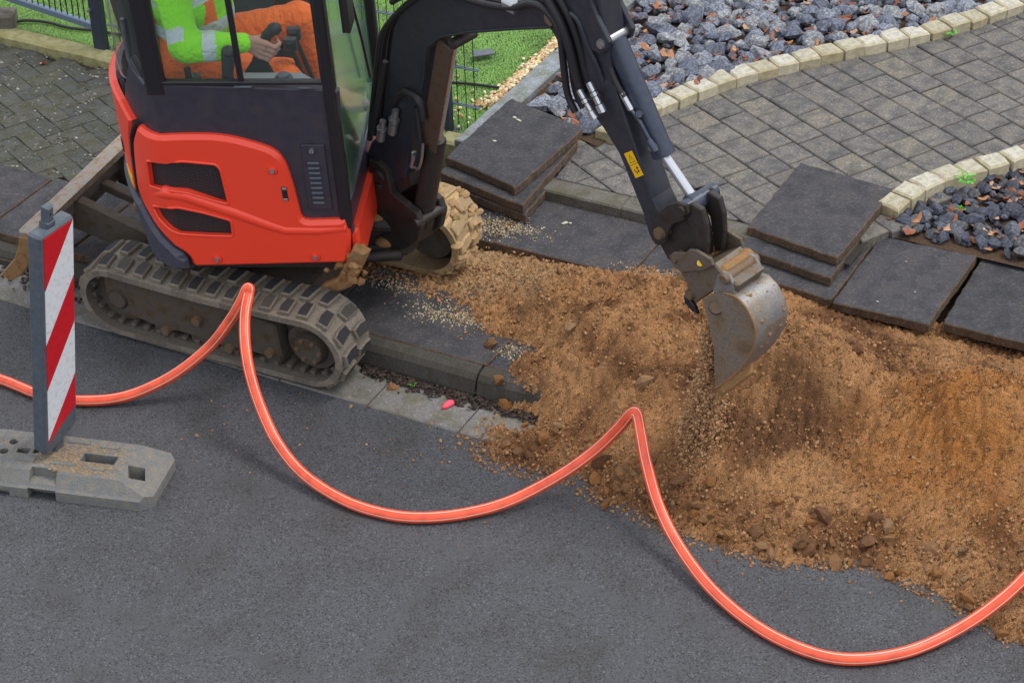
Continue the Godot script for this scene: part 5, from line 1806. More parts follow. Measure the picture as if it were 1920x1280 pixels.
	for s in [1, -1]:
		b.ext([Vector2(1.6646, 0.7408), Vector2(1.689, 0.7691), Vector2(1.7437, 0.7907), Vector2(1.7649, 0.8173), Vector2(1.7957, 0.8298), Vector2(1.8661, 0.8244), Vector2(1.8757, 0.8012), Vector2(1.8293, 0.7551), Vector2(1.7201, 0.6968), Vector2(1.6841, 0.7029)], 0.078 * s - 0.007, 0.078 * s + 0.007, 0.003)
	b.ext([Vector2(1.7046, 0.6816), Vector2(1.8711, 0.7984), Vector2(1.9108, 0.7759), Vector2(1.9852, 0.7592), Vector2(1.9596, 0.7043), Vector2(1.866, 0.6762), Vector2(1.8216, 0.6253), Vector2(1.7739, 0.5724), Vector2(1.7439, 0.6102), Vector2(1.7297, 0.6559)], -0.072, 0.072, 0.006)
	var hitch := obj("quick_hitch", b, M.hitch, ex)
	pin.call(hitch, Vector2(1.6926, 0.7407), -0.09, 0.09, 0.016, M.pin)
	pin.call(hitch, Vector2(1.7542, 0.6082), -0.085, 0.085, 0.022, M.pin)
	b = MB.new().at(bt)
	b.cyl(Vector3(1.8183, 0.7854, 0.086), Vector3(1.8164, 0.7833, 0.084), 0.012, 14, 0.0005)
	obj("yellow_cap", b, M.yellow, hitch)
	b = MB.new().at(bt)
	b.ext([Vector2(1.6626, 0.6221), Vector2(1.7219, 0.6894), Vector2(1.8132, 0.7575), Vector2(1.897, 0.7935), Vector2(1.9268, 0.7801), Vector2(1.8911, 0.7345), Vector2(1.825, 0.7114), Vector2(1.7204, 0.6361)], -0.095, 0.066, 0.012)
	for k in 14:
		b.rock(Vector3(1.7945, 0.7324, 0) + Vector3(rng.randf_range(-0.06, 0.06), rng.randf_range(-0.01, 0.012), rng.randf_range(-0.09, 0.05)), Vector3(0.03, 0.012, 0.03) * rng.randf_range(0.5, 1.1), rng, 0.2, 2)
	obj("mud_crust", b, M.dirty, hitch)
	b = MB.new().at(bt)
	b.ext([Vector2(1.714, 0.5789), Vector2(1.7349, 0.5797), Vector2(1.7654, 0.5564), Vector2(1.7801, 0.5251), Vector2(1.7542, 0.5265), Vector2(1.7183, 0.5471)], 0.05, 0.068, 0.003)
	obj("hook", b, M.trim, hitch)

	# bucket
	var side := [Vector2(1.8239, 0.6255), Vector2(1.8657, 0.6703), Vector2(1.9319, 0.7106), Vector2(1.9845, 0.7182), Vector2(2.0289, 0.6984), Vector2(2.0631, 0.6547), Vector2(2.0752, 0.5969), Vector2(2.0624, 0.5232), Vector2(2.0164, 0.4283), Vector2(1.9595, 0.3434), Vector2(1.899, 0.2704), Vector2(1.8803, 0.2476), Vector2(1.8769, 0.3385), Vector2(1.876, 0.4271), Vector2(1.855, 0.5307)]
	var bk: MeshInstance3D = null
	b = MB.new().at(bt)
	var outer := smooth(side.slice(2, 12), 9)
	if MB.area(side) < 0:
		outer.reverse()
	var mid := Vector2.ZERO
	for p in side:
		mid += p / side.size()
	var strip := outer.duplicate()
	for i in outer.size():
		var p: Vector2 = outer[outer.size() - 1 - i]
		strip.append(p + (mid - p).normalized() * 0.012)
	b.ext(strip, -0.0825, 0.0825, 0.002)
	bk = obj("bucket", b, M.bucket, ex)
	for s in [1, -1]:
		b = MB.new().at(bt)
		b.ext(side, 0.083 * s - 0.005, 0.083 * s + 0.005, 0.002)
		obj("side_plate", b, M.bucket_side, bk)
	b = MB.new().at(bt)
	b.ext([Vector2(1.8788, 0.3046), Vector2(1.8992, 0.2856), Vector2(1.9193, 0.2464), Vector2(1.9031, 0.2122), Vector2(1.8849, 0.2173), Vector2(1.8777, 0.2462)], -0.084, 0.084, 0.003)
	obj("cutting_edge", b, M.dirty, bk)
	for s in [1, -1]:
		b = MB.new().at(bt)
		b.ext([Vector2(1.8863, 0.7559), Vector2(1.9119, 0.7871), Vector2(1.9419, 0.7879), Vector2(1.9614, 0.7603), Vector2(1.9706, 0.704), Vector2(1.8948, 0.6706), Vector2(1.8646, 0.6768)], 0.068 * s - 0.008, 0.068 * s + 0.008, 0.003)
		obj("ear", b, M.bucket, bk)
	b = MB.new().at(bt)
	b.cyl(Vector3(1.9278, 0.7656, 0.088), Vector3(1.9278, 0.7656, -0.088), 0.021, 16)
	obj("bucket_pin", b, M.pin, bk)
	b = MB.new().at(bt)
	b.cyl(Vector3(1.8982, 0.634, 0.094), Vector3(1.8667, 0.5982, 0.06), 0.028, 16, 0.005)
	obj("bucket_pin", b, M.pin, bk)
	# sand left in the bucket, and a smear on its back
	b = MB.new().at(bt)
	var fill := [side[0] + Vector2(0.01, 0), side[1], side[5], side[8], side[11] + Vector2(0.01, 0.02), side[13] + Vector2(-0.012, 0), side[14] + Vector2(-0.012, 0)]
	b.ext(fill, -0.07, 0.07, 0.012)
	obj("sand_load", b, M.dirty, bk)
	b = MB.new().at(bt)
	var rim := []
	for q in outer:
		rim.append(Vector3(q.x, q.y, 0.086))
	b.tube(rim, 0.0042, 6)
	for k in 40:
		var q: Vector2 = outer[int(rng.randf() * (outer.size() - 1))]
		var z := rng.randf_range(-0.08, 0.08)
		b.rock(Vector3(q.x, q.y, z) , Vector3(0.01, 0.01, 0.014) * rng.randf_range(0.2, 0.7), rng, 0.3, 2)
	stuff(obj("caked_earth", b, M.dirty, bk))
	b = MB.new().at(bt)
	var smear := Vector3(2.0409, 0.6436, -0.03)
	b.ball(smear, Vector3(0.012, 0.022, 0.03), 6)
	obj("mud_lump", b, M.dirty, bk)


# ---- the other things ----------------------------------------------------

func build_beacon() -> void:
	var bc := thing("warning_beacon", "red and white striped warning beacon leaning in its rubber foot plate", "traffic beacon", Transform3D(Basis(Vector3.UP, deg_to_rad(15)), Vector3(-1.13, 0, 1.55)))
	# foot: two profiles crossed, with the sockets cut out
	var foot := CSGCombiner3D.new()
	foot.name = "foot_plate"
	bc.add_child(foot)
	var along := CSGPolygon3D.new()
	along.polygon = PackedVector2Array([Vector2(-0.44, 0), Vector2(0.405, 0), Vector2(0.405, 0.045), Vector2(0.385, 0.055), Vector2(0.27, 0.1), Vector2(-0.3, 0.1), Vector2(-0.42, 0.055), Vector2(-0.44, 0.045)])
	along.depth = 0.6
	along.position = Vector3(0, 0, 0.34)
	foot.add_child(along)
	var across := CSGPolygon3D.new()
	across.polygon = PackedVector2Array([Vector2(-0.125, 0), Vector2(0.195, 0), Vector2(0.195, 0.042), Vector2(0.185, 0.05), Vector2(0.15, 0.1), Vector2(-0.085, 0.1), Vector2(-0.115, 0.05), Vector2(-0.125, 0.042)])
	across.depth = 1.0
	across.rotation.y = -PI / 2
	across.position = Vector3(-0.5, 0, 0)
	across.operation = CSGShape3D.OPERATION_INTERSECTION
	foot.add_child(across)
	var cut := func(p: Vector3, s: Vector3, turn := 0.0) -> void:
		var c := CSGBox3D.new()
		c.size = s
		c.position = p
		c.rotation.y = turn
		c.operation = CSGShape3D.OPERATION_SUBTRACTION
		foot.add_child(c)
	cut.call(Vector3(0.147, 0.09, 0.033), Vector3(0.14, 0.07, 0.052))
	cut.call(Vector3(0.312, 0.07, 0.072), Vector3(0.062, 0.2, 0.07), 0.35)
	cut.call(Vector3(-0.09, 0.08, 0.02), Vector3(0.07, 0.1, 0.05))
	cut.call(Vector3(-0.165, 0.08, 0.035), Vector3(0.05, 0.1, 0.034))
	cut.call(Vector3(-0.035, 0.1, 0.155), Vector3(0.11, 0.08, 0.055))
	cut.call(Vector3(-0.035, 0.01, 0.18), Vector3(0.115, 0.07, 0.06))
	cut.call(Vector3(-0.2, 0.0, 0.2), Vector3(0.06, 0.05, 0.05))
	cut.call(Vector3(0.42, 0.05, 0.215), Vector3(0.11, 0.3, 0.11), 0.78)
	cut.call(Vector3(0.42, 0.05, -0.15), Vector3(0.11, 0.3, 0.11), 0.78)
	for e in [Vector3(-0.225, 0.09, -0.012), Vector3(-0.238, 0.09, 0.053)]:
		var c := CSGCylinder3D.new()
		c.radius = 0.018
		c.height = 0.12
		c.sides = 20
		c.position = e
		c.operation = CSGShape3D.OPERATION_SUBTRACTION
		foot.add_child(c)
	for c in foot.get_children():
		c.material = M.foot
	foot.material_override = M.foot
	var b := MB.new()
	for e in [[0.03, -0.055, 0.09, 0.02], [0.16, -0.045, 0.08, 0.018], [0.02, 0.09, 0.1, 0.018], [0.15, 0.1, 0.09, 0.016], [-0.13, 0.085, 0.07, 0.03], [-0.12, -0.045, 0.06, 0.016]]:
		b = MB.new()
		b.box(Vector3(e[0], 0.102, e[1]), Vector3(e[2], 0.008, e[3]), 0.003)
		obj("raised_pad", b, M.foot, bc)
	b = MB.new()
	var rn := RandomNumberGenerator.new()
	rn.seed = 3
	for i in 1300:
		var p := Vector3(rn.randfn(0.07, 0.1), 0.1005, rn.randfn(0.06, 0.06))
		if p.x > 0.25 or absf(p.z - 0.03) > 0.11 or p.x > 0.07 and p.x < 0.225 and p.z > 0.0 and p.z < 0.065 or p.x < -0.02 and p.z > 0.12:
			continue
		b.paint([lin(150, 128, 100), lin(132, 112, 90), lin(166, 144, 112)][rn.randi() % 3])
		b.rock(p, Vector3(rn.randf_range(0.002, 0.008), rn.randf_range(0.0004, 0.0012), rn.randf_range(0.002, 0.006)), rn, 0.2, 0)
	stuff(obj("spilt_sand", b, M.pebble, bc))

	# the board, leaning a little to the right
	var inv := bc.transform.affine_inverse()
	var foot_at := Vector3(-1.142, 0.15, 1.556)
	var top_at := Vector3(-0.998, 1.15, 1.556)
	var up := (top_at - foot_at).normalized()
	var face := Vector3(1, 0, 0.04)
	face = (face - up * face.dot(up)).normalized()
	var wide := face.cross(up).normalized()   # towards the street
	var t := inv * Transform3D(Basis(wide * -1.0, up, face), foot_at)
	b = MB.new().at(t)
	var outline := [Vector2(-0.09, -0.02), Vector2(-0.06, -0.025), Vector2(0.06, 0.005), Vector2(0.095, 0.03), Vector2(0.098, 0.1), Vector2(0.098, 0.985), Vector2(0.088, 1.0), Vector2(-0.088, 1.0), Vector2(-0.098, 0.99), Vector2(-0.098, 0.0)]
	b.ext(outline, -0.062, 0.0, 0.009)
	var board := obj("board", b, M.beacon, bc)
	# the printed stripes, thin sheets on the face
	var sheet := [Vector2(-0.078, 0.03), Vector2(0.086, 0.12), Vector2(0.086, 0.985), Vector2(-0.078, 0.985)]
	var levels := [-2.0, -0.13, 0.114, 0.331, 0.577, 2.0]
	for i in 5:
		var lo: float = levels[i]; var hi: float = levels[i + 1]
		var band := PackedVector2Array([Vector2(-0.2, lo), Vector2(0.2, lo + 0.572), Vector2(0.2, hi + 0.572), Vector2(-0.2, hi)])
		for part in Geometry2D.intersect_polygons(PackedVector2Array(sheet), band):
			b = MB.new().at(t)
			b.ext(Array(part), -0.001, 0.002, 0.0003)
			obj("stripe", b, M.red if i % 2 == 0 else M.white, board)
	b = MB.new().at(t)
	b.box(Vector3(0.0, -0.06, -0.03), Vector3(0.05, 0.1, 0.045), 0.004)
	obj("tenon", b, M.beacon, board)
	b = MB.new().at(t)
	b.box(Vector3(-0.015, 1.012, -0.034), Vector3(0.05, 0.024, 0.042), 0.005)
	b.box(Vector3(-0.015, 1.05, -0.034), Vector3(0.04, 0.07, 0.036), 0.007)
	obj("lamp_peg", b, M.beacon, board)
	b = MB.new().at(t)
	b.cyl(Vector3(-0.015, 1.055, -0.018), Vector3(-0.015, 1.055, -0.0145), 0.005, 8, 0.001)
	obj("peg_hole", b, M.trim, board)


func build_duct() -> void:
	var raw := smooth([Vector3(-3.0273, 0.024, 1.7557), Vector3(-2.8564, 0.03, 1.5604), Vector3(-2.6797, 0.07, 1.4533), Vector3(-2.4893, 0.12, 1.3923), Vector3(-2.3101, 0.06, 1.2507), Vector3(-2.1032, 0.03, 1.1995), Vector3(-1.7495, 0.024, 1.1898), Vector3(-1.531, 0.024, 1.2082), Vector3(-1.3579, 0.024, 1.1711), Vector3(-1.1938, 0.04, 1.0842), Vector3(-1.0336, 0.12, 0.9804), Vector3(-0.8935, 0.25, 0.8978), Vector3(-0.8026, 0.38, 0.8594), Vector3(-0.7554, 0.47, 0.8321), Vector3(-0.7364, 0.52, 0.8148), Vector3(-0.7264, 0.525, 0.8102), Vector3(-0.7237, 0.5, 0.8259), Vector3(-0.6978, 0.46, 0.8948), Vector3(-0.6481, 0.4, 0.9803), Vector3(-0.5922, 0.32, 1.0483), Vector3(-0.512, 0.22, 1.1116), Vector3(-0.399, 0.12, 1.1771), Vector3(-0.2469, 0.055, 1.2356), Vector3(-0.0447, 0.028, 1.2772), Vector3(0.1417, 0.024, 1.2762), Vector3(0.2868, 0.024, 1.2274), Vector3(0.4181, 0.026, 1.134), Vector3(0.539, 0.045, 1.0189), Vector3(0.6706, 0.11, 0.877), Vector3(0.774, 0.2, 0.79), Vector3(0.8577, 0.31, 0.756), Vector3(0.9019, 0.38, 0.7567), Vector3(0.923, 0.4, 0.7552), Vector3(0.9407, 0.39, 0.765), Vector3(0.9751, 0.35, 0.8101), Vector3(1.0214, 0.27, 0.8617), Vector3(1.1047, 0.16, 0.9369), Vector3(1.2304, 0.08, 1.0319), Vector3(1.4199, 0.035, 1.1582), Vector3(1.6395, 0.024, 1.2637), Vector3(1.8466, 0.024, 1.3068), Vector3(2.0014, 0.024, 1.2771), Vector3(2.1521, 0.025, 1.1614), Vector3(2.2632, 0.04, 1.0141), Vector3(2.3616, 0.1, 0.8927), Vector3(2.4407, 0.18, 0.7749), Vector3(2.5062, 0.28, 0.6181), Vector3(2.5535, 0.34, 0.4782), Vector3(2.5826, 0.36, 0.4417), Vector3(2.6179, 0.34, 0.464), Vector3(2.6814, 0.25, 0.524), Vector3(2.8019, 0.1, 0.5876), Vector3(2.9869, 0.03, 0.6905), Vector3(3.2271, 0.024, 0.7789), Vector3(3.505, 0.024, 0.7607)], 5)
	var r := 0.0225
	var b := MB.new()
	b.tube(raw, r, 14)
	var d := obj("cable_duct", b, M.duct)
	tag(d, "long orange plastic cable duct looping over the road in front of the digger", "cable duct")
	# the white lines printed along it: narrow strips that turn with the duct
	for turn in [0.55, -0.75]:
		b = MB.new()
		var m := raw.size()
		var ring := []
		for i in m:
			var t: Vector3 = (raw[mini(i + 1, m - 1)] - raw[maxi(i - 1, 0)]).normalized()
			var side := t.cross(Vector3(0.28, 0.6, 0.75)).normalized()
			var top := side.cross(t).normalized()
			var q := []
			for a in [turn - 0.085, turn + 0.085]:
				q.append(top * cos(a) + side * sin(a))
			ring.append([raw[i], q])
		for i in m - 1:
			var p0: Vector3 = ring[i][0]; var p1: Vector3 = ring[i + 1][0]
			var a0: Vector3 = ring[i][1][0]; var b0: Vector3 = ring[i][1][1]; var a1: Vector3 = ring[i + 1][1][0]; var b1: Vector3 = ring[i + 1][1][1]
			var k := r + 0.0008
			b.add(p0 + a0 * k, p0 + b0 * k, p1 + b1 * k, a0, b0, b1)
			b.add(p0 + a0 * k, p1 + b1 * k, p1 + a1 * k, a0, b1, a1)
		obj("white_line", b, M.duct_stripe, d)


func loose_slab(corner: Array, y: float, thick: float, label: String, m: Material, group := "") -> Node3D:
	var mid := Vector2.ZERO
	for q in corner:
		mid += q / corner.size()
	var p := []
	for i in corner.size():
		var a: Vector2 = corner[i] - mid; var c: Vector2 = corner[(i + 1) % corner.size()] - mid
		var k := maxi(1, int(a.distance_to(c) / 0.03))
		for j in k:
			p.append(a.lerp(c, float(j) / k) + (Vector2(rng.randf_range(-1, 1), rng.randf_range(-1, 1)) * (0.0034 if j else 0.009)))
	var b := MB.new().paint(SLAB_TOP * rng.randf_range(0.9, 1.06), SLAB_EDGE)
	upright(b, p, -thick, 0.0, 0.0045)
	var o := obj("paving_slab", b, m)
	o.position = Vector3(mid.x, y, mid.y)
	tag(o, label, "paving slab", group)
	return o


func build_slabs() -> void:
	# stack beside the boom
	loose_slab([Vector2(-0.803, -0.805), Vector2(-0.7804, -1.423), Vector2(-0.3475, -1.333), Vector2(-0.3049, -0.708)], 0.16, 0.044, "lowest dark slab of the stack behind the digger's boom", M.slab2, "slabs stacked behind the boom")
	loose_slab([Vector2(-0.801, -0.8154), Vector2(-0.7851, -1.4453), Vector2(-0.3583, -1.3557), Vector2(-0.3157, -0.7105)], 0.2055, 0.044, "middle slab of the stack behind the boom, sand on its front edge", M.slab, "slabs stacked behind the boom")
	loose_slab([Vector2(-0.7993, -0.8856), Vector2(-0.7988, -1.5169), Vector2(-0.3513, -1.3924), Vector2(-0.3785, -0.7717)], 0.25, 0.043, "topmost slab of the stack behind the boom, white droppings on it", M.slab2, "slabs stacked behind the boom")
	# stack at the right
	loose_slab([Vector2(0.731, -0.7459), Vector2(0.6983, -1.3284), Vector2(1.1412, -1.2827), Vector2(1.1476, -0.696)], 0.118, 0.044, "lowest slab of the right hand stack beside the bucket", M.slab, "slabs stacked in front of the driveway")
	loose_slab([Vector2(0.6539, -0.865), Vector2(0.635, -1.5297), Vector2(1.1024, -1.4596), Vector2(1.0994, -0.7888)], 0.163, 0.043, "middle slab of the stack right of the bucket, jutting out to the front left", M.slab2, "slabs stacked in front of the driveway")
	loose_slab([Vector2(0.6504, -0.9633), Vector2(0.6415, -1.5851), Vector2(1.1081, -1.5373), Vector2(1.0966, -0.8818)], 0.208, 0.043, "topmost slab of the stack right of the bucket", M.slab, "slabs stacked in front of the driveway")
	var s := loose_slab([Vector2(1.1548, -0.6826), Vector2(1.1523, -1.2649), Vector2(1.5838, -1.2632), Vector2(1.5758, -0.6763)], 0.128, 0.044, "tilted dark slab beside the dark gravel, its right edge raised", M.slab, "")
	s.rotation.z = 0.028
	s.rotation.x = 0.01
	loose_slab([Vector2(1.6146, -0.7466), Vector2(1.596, -1.3101), Vector2(2.0514, -1.3305), Vector2(2.0583, -0.7442)], 0.108, 0.044, "dark slab at the right end of the row beside the dark gravel", M.slab2, "")
	# droppings and stains on the topmost slab
	var rn := RandomNumberGenerator.new()
	rn.seed = 12
	var b := MB.new()
	for e in [[Vector3(-0.6668, 0.252, -1.1048), 0.013, 1], [Vector3(-0.6725, 0.252, -1.3418), 0.012, 5], [Vector3(-0.1425, 0.1175, -0.7927), 0.015, 4], [Vector3(1.3282, 0.13, -0.752), 0.008, 1], [Vector3(1.3322, 0.14, -1.0878), 0.006, 1], [Vector3(1.4459, 0.138, -0.8769), 0.006, 1]]:
		for k in int(e[2]):
			b.paint(lin(206, 204, 190))
			b.ball(e[0] + Vector3(rn.randfn(0, 0.012), 0.001, rn.randfn(0, 0.01)) * (0.0 if e[2] == 1 else 1.0), Vector3(e[1], 0.0025, e[1] * 0.7) * rn.randf_range(0.6, 1.0), 5)
	stuff(obj("bird_droppings", b, M.pebble)).set_meta("label", "pale bird droppings spattered over the dark slabs")


func build_fence() -> void:
	var fe := thing("wire_fence", "dark wire mesh fence with flat steel posts along the lawn", "fence")
	var z := -1.325
	for e in [[-3.035, 0.045], [-1.035, 0.045], [-5.0, 0.045]]:
		var b := MB.new()
		b.box(Vector3(e[0], 0.68, z + 0.03), Vector3(0.07, 1.12, 0.045), 0.004)
		b.box(Vector3(e[0], 0.13, z + 0.03), Vector3(0.13, 0.012, 0.1), 0.002)
		var post := obj("post", b, M.fence, fe)
		for y in [0.36, 0.75, 1.1]:
			b = MB.new()
			b.cyl(Vector3(e[0] - 0.025, y, z + 0.05), Vector3(e[0] - 0.025, y, z + 0.068), 0.01, 8, 0.002)
			obj("clamp_bolt", b, M.fitting, post)
	var x := -2.98
	while x < -0.86:
		var b := MB.new()
		b.tube([Vector3(x, 0.09, z), Vector3(x + rng.randf_range(-0.003, 0.003), 0.7, z + 0.003), Vector3(x, 1.2, z)], 0.0024, 5)
		obj("wire", b, M.wire, fe)
		x += 0.0455
	for y in [0.075, 0.27, 0.466, 0.664, 0.86, 1.06]:
		for k in 2:
			var b := MB.new()
			b.tube([Vector3(-3.0, y, z + 0.006 - 0.012 * k), Vector3(-0.86, y, z + 0.006 - 0.012 * k)], 0.004, 5)
			obj("cross_wire", b, M.rail, fe)
	# the gate leaf to the left of the post, its lower rail off the ground
	var ga := thing("garden_gate", "grey wire gate leaf left of the fence post, its lower rail clear of the lawn", "gate")
	var b := MB.new()
	b.box(Vector3(-3.66, 0.3, z), Vector3(1.16, 0.035, 0.03), 0.004, Basis(Vector3(0, 0, 1), -0.1))
	obj("lower_rail", b, M.rail, ga)
	b = MB.new()
	b.box(Vector3(-3.66, 1.25, z), Vector3(1.16, 0.04, 0.03), 0.004)
	obj("upper_rail", b, M.rail, ga)
	x = -4.2
	while x < -3.1:
		b = MB.new()
		b.tube([Vector3(x, 0.3 - (x + 3.66) * 0.1, z), Vector3(x, 1.25, z)], 0.0035, 5)
		obj("bar", b, M.wire, ga)
		x += 0.0365


func tuft(called: String, label: String, at: Vector3, s: float, n: int, sd: int) -> void:
	var rn := RandomNumberGenerator.new()
	rn.seed = sd
	var o := thing(called, label, "plant", Transform3D(Basis.IDENTITY, at))
	var b := MB.new()
	var leaves := MB.new()
	for i in n:
		var a := TAU * i / n + rn.randf()
		var d := Vector3(cos(a), 0, sin(a))
		var l := s * rn.randf_range(0.6, 1.1)
		var tip := d * l * 0.7 + Vector3.UP * l * rn.randf_range(0.5, 0.9)
		b.paint(lin(96, 150, 56))
		b.tube([Vector3.ZERO, tip * 0.6 + Vector3.UP * l * 0.1, tip], 0.0012, 4)
		for k in 5:
			var p := tip * (0.35 + 0.16 * k)
			var w := d.rotated(Vector3.UP, 1.4 if k % 2 else -1.4) * s * 0.3 + d * s * 0.12 + Vector3.UP * s * 0.1
			if k == 4:
				w = d * s * 0.34
			var side := w.cross(Vector3.UP).normalized() * s * 0.11
			leaves.paint(lin(96, 176, 58) * rn.randf_range(0.7, 1.25))
			leaves.tri(p, p + w * 0.5 + side, p + w)
			leaves.tri(p, p + w, p + w * 0.5 - side)
	obj("stem", b, M.plant, o)
	obj("leaves", leaves, M.plant, o)


func build_small() -> void:
	tuft("weed", "bright green weed growing between the pale setts and the dark gravel", Vector3(1.376, 0.2, -1.7263), 0.062, 8, 2)
	tuft("weed", "small green seedling among the dark gravel stones", Vector3(1.4086, 0.15, -1.5773), 0.03, 6, 3)
	tuft("weed", "flat green weed at the foot of the far stone border", Vector3(0.8032, 0.165, -3.1687), 0.05, 9, 4)
	tuft("weed", "tiny green weed at the foot of the road kerb", Vector3(-0.2047, 0.01, 0.4807), 0.022, 7, 5)
	var rn := RandomNumberGenerator.new()
	rn.seed = 44
	for e in [[Vector3(-3.2557, 0.107, -1.0902), 0.032, "single pale orange leaf lying on the mossy forecourt", lin(226, 160, 124)], [Vector3(-1.825, 0.16, -1.9396), 0.03, "round pinkish brown leaf lying on the lawn behind the fence", lin(206, 140, 104)], [Vector3(-1.0017, 0.155, -1.5502), 0.028, "brown leaf lying on the lawn beside the fence corner", lin(166, 130, 84)]]:
		var b := MB.new()
		leaf(b, Vector3.ZERO, e[1], rn)
		b.c.fill(e[3])
		var o := obj("leaf", b, M.leaf)
		o.position = e[0]
		tag(o, e[2], "leaf")
	var b := MB.new()
	b.ext([Vector2(-0.032, -0.006), Vector2(-0.01, -0.016), Vector2(0.026, -0.014), Vector2(0.034, 0.002), Vector2(0.018, 0.016), Vector2(-0.012, 0.01)], 0, 0.014, 0.004)
	var li := obj("litter", b, M.litter)
	li.transform = Transform3D(Basis.from_euler(Vector3(-1.2, 0.9, 0.2)), Vector3(-0.0097, 0.012, 0.5408))
	tag(li, "crumpled scrap of pink plastic lying in the gutter", "litter")
	b = MB.new()
	b.ext([Vector2(-0.055, -0.03), Vector2(0.06, -0.022), Vector2(0.05, 0.035), Vector2(-0.05, 0.03)], -0.012, 0.0, 0.003)
	var ti := obj("stepping_tile", b, M.beacon)
	ti.transform = Transform3D(Basis(Vector3.RIGHT, -PI / 2).rotated(Vector3.UP, 0.7), Vector3(-1.2253, 0.172, -2.0184))
	tag(ti, "small flat grey tile lying on the lawn", "tile")
	b = MB.new()
	b.tube(smooth([Vector3(-3.8298, 0.15, -1.2211), Vector3(-3.6507, 0.15, -1.3245), Vector3(-3.5702, 0.155, -1.3779), Vector3(-3.4597, 0.15, -1.4125), Vector3(-3.3196, 0.15, -1.408), Vector3(-3.1581, 0.15, -1.4414), Vector3(-2.9831, 0.15, -1.4541)], 5), 0.008, 8)
	tag(obj("garden_hose", b, M.hose), "thin black hose lying along the lawn edge below the gate", "hose")
	b = MB.new()
	b.tube(smooth([Vector3(-1.8715, 0.145, -1.5204), Vector3(-1.6673, 0.145, -1.5898), Vector3(-1.5243, 0.145, -1.6057), Vector3(-1.2009, 0.145, -1.7246), Vector3(-0.9944, 0.15, -1.7539)], 5), 0.007, 6)
	tag(obj("edge_cable", b, M.hose), "dark cable lying across the lawn behind the fence", "cable")
	b = MB.new()
	b.box(Vector3(0, 0, 0), Vector3(0.22, 0.1, 0.12), 0.012)
	var blk := obj("concrete_block", b, M.edging)
	blk.transform = Transform3D(Basis(Vector3.UP, 0.5), Vector3(-3.7013, 0.17, -1.2832))
	tag(blk, "dark concrete block at the end of the mossy kerb", "block")


# ---- the driver ----------------------------------------------------------

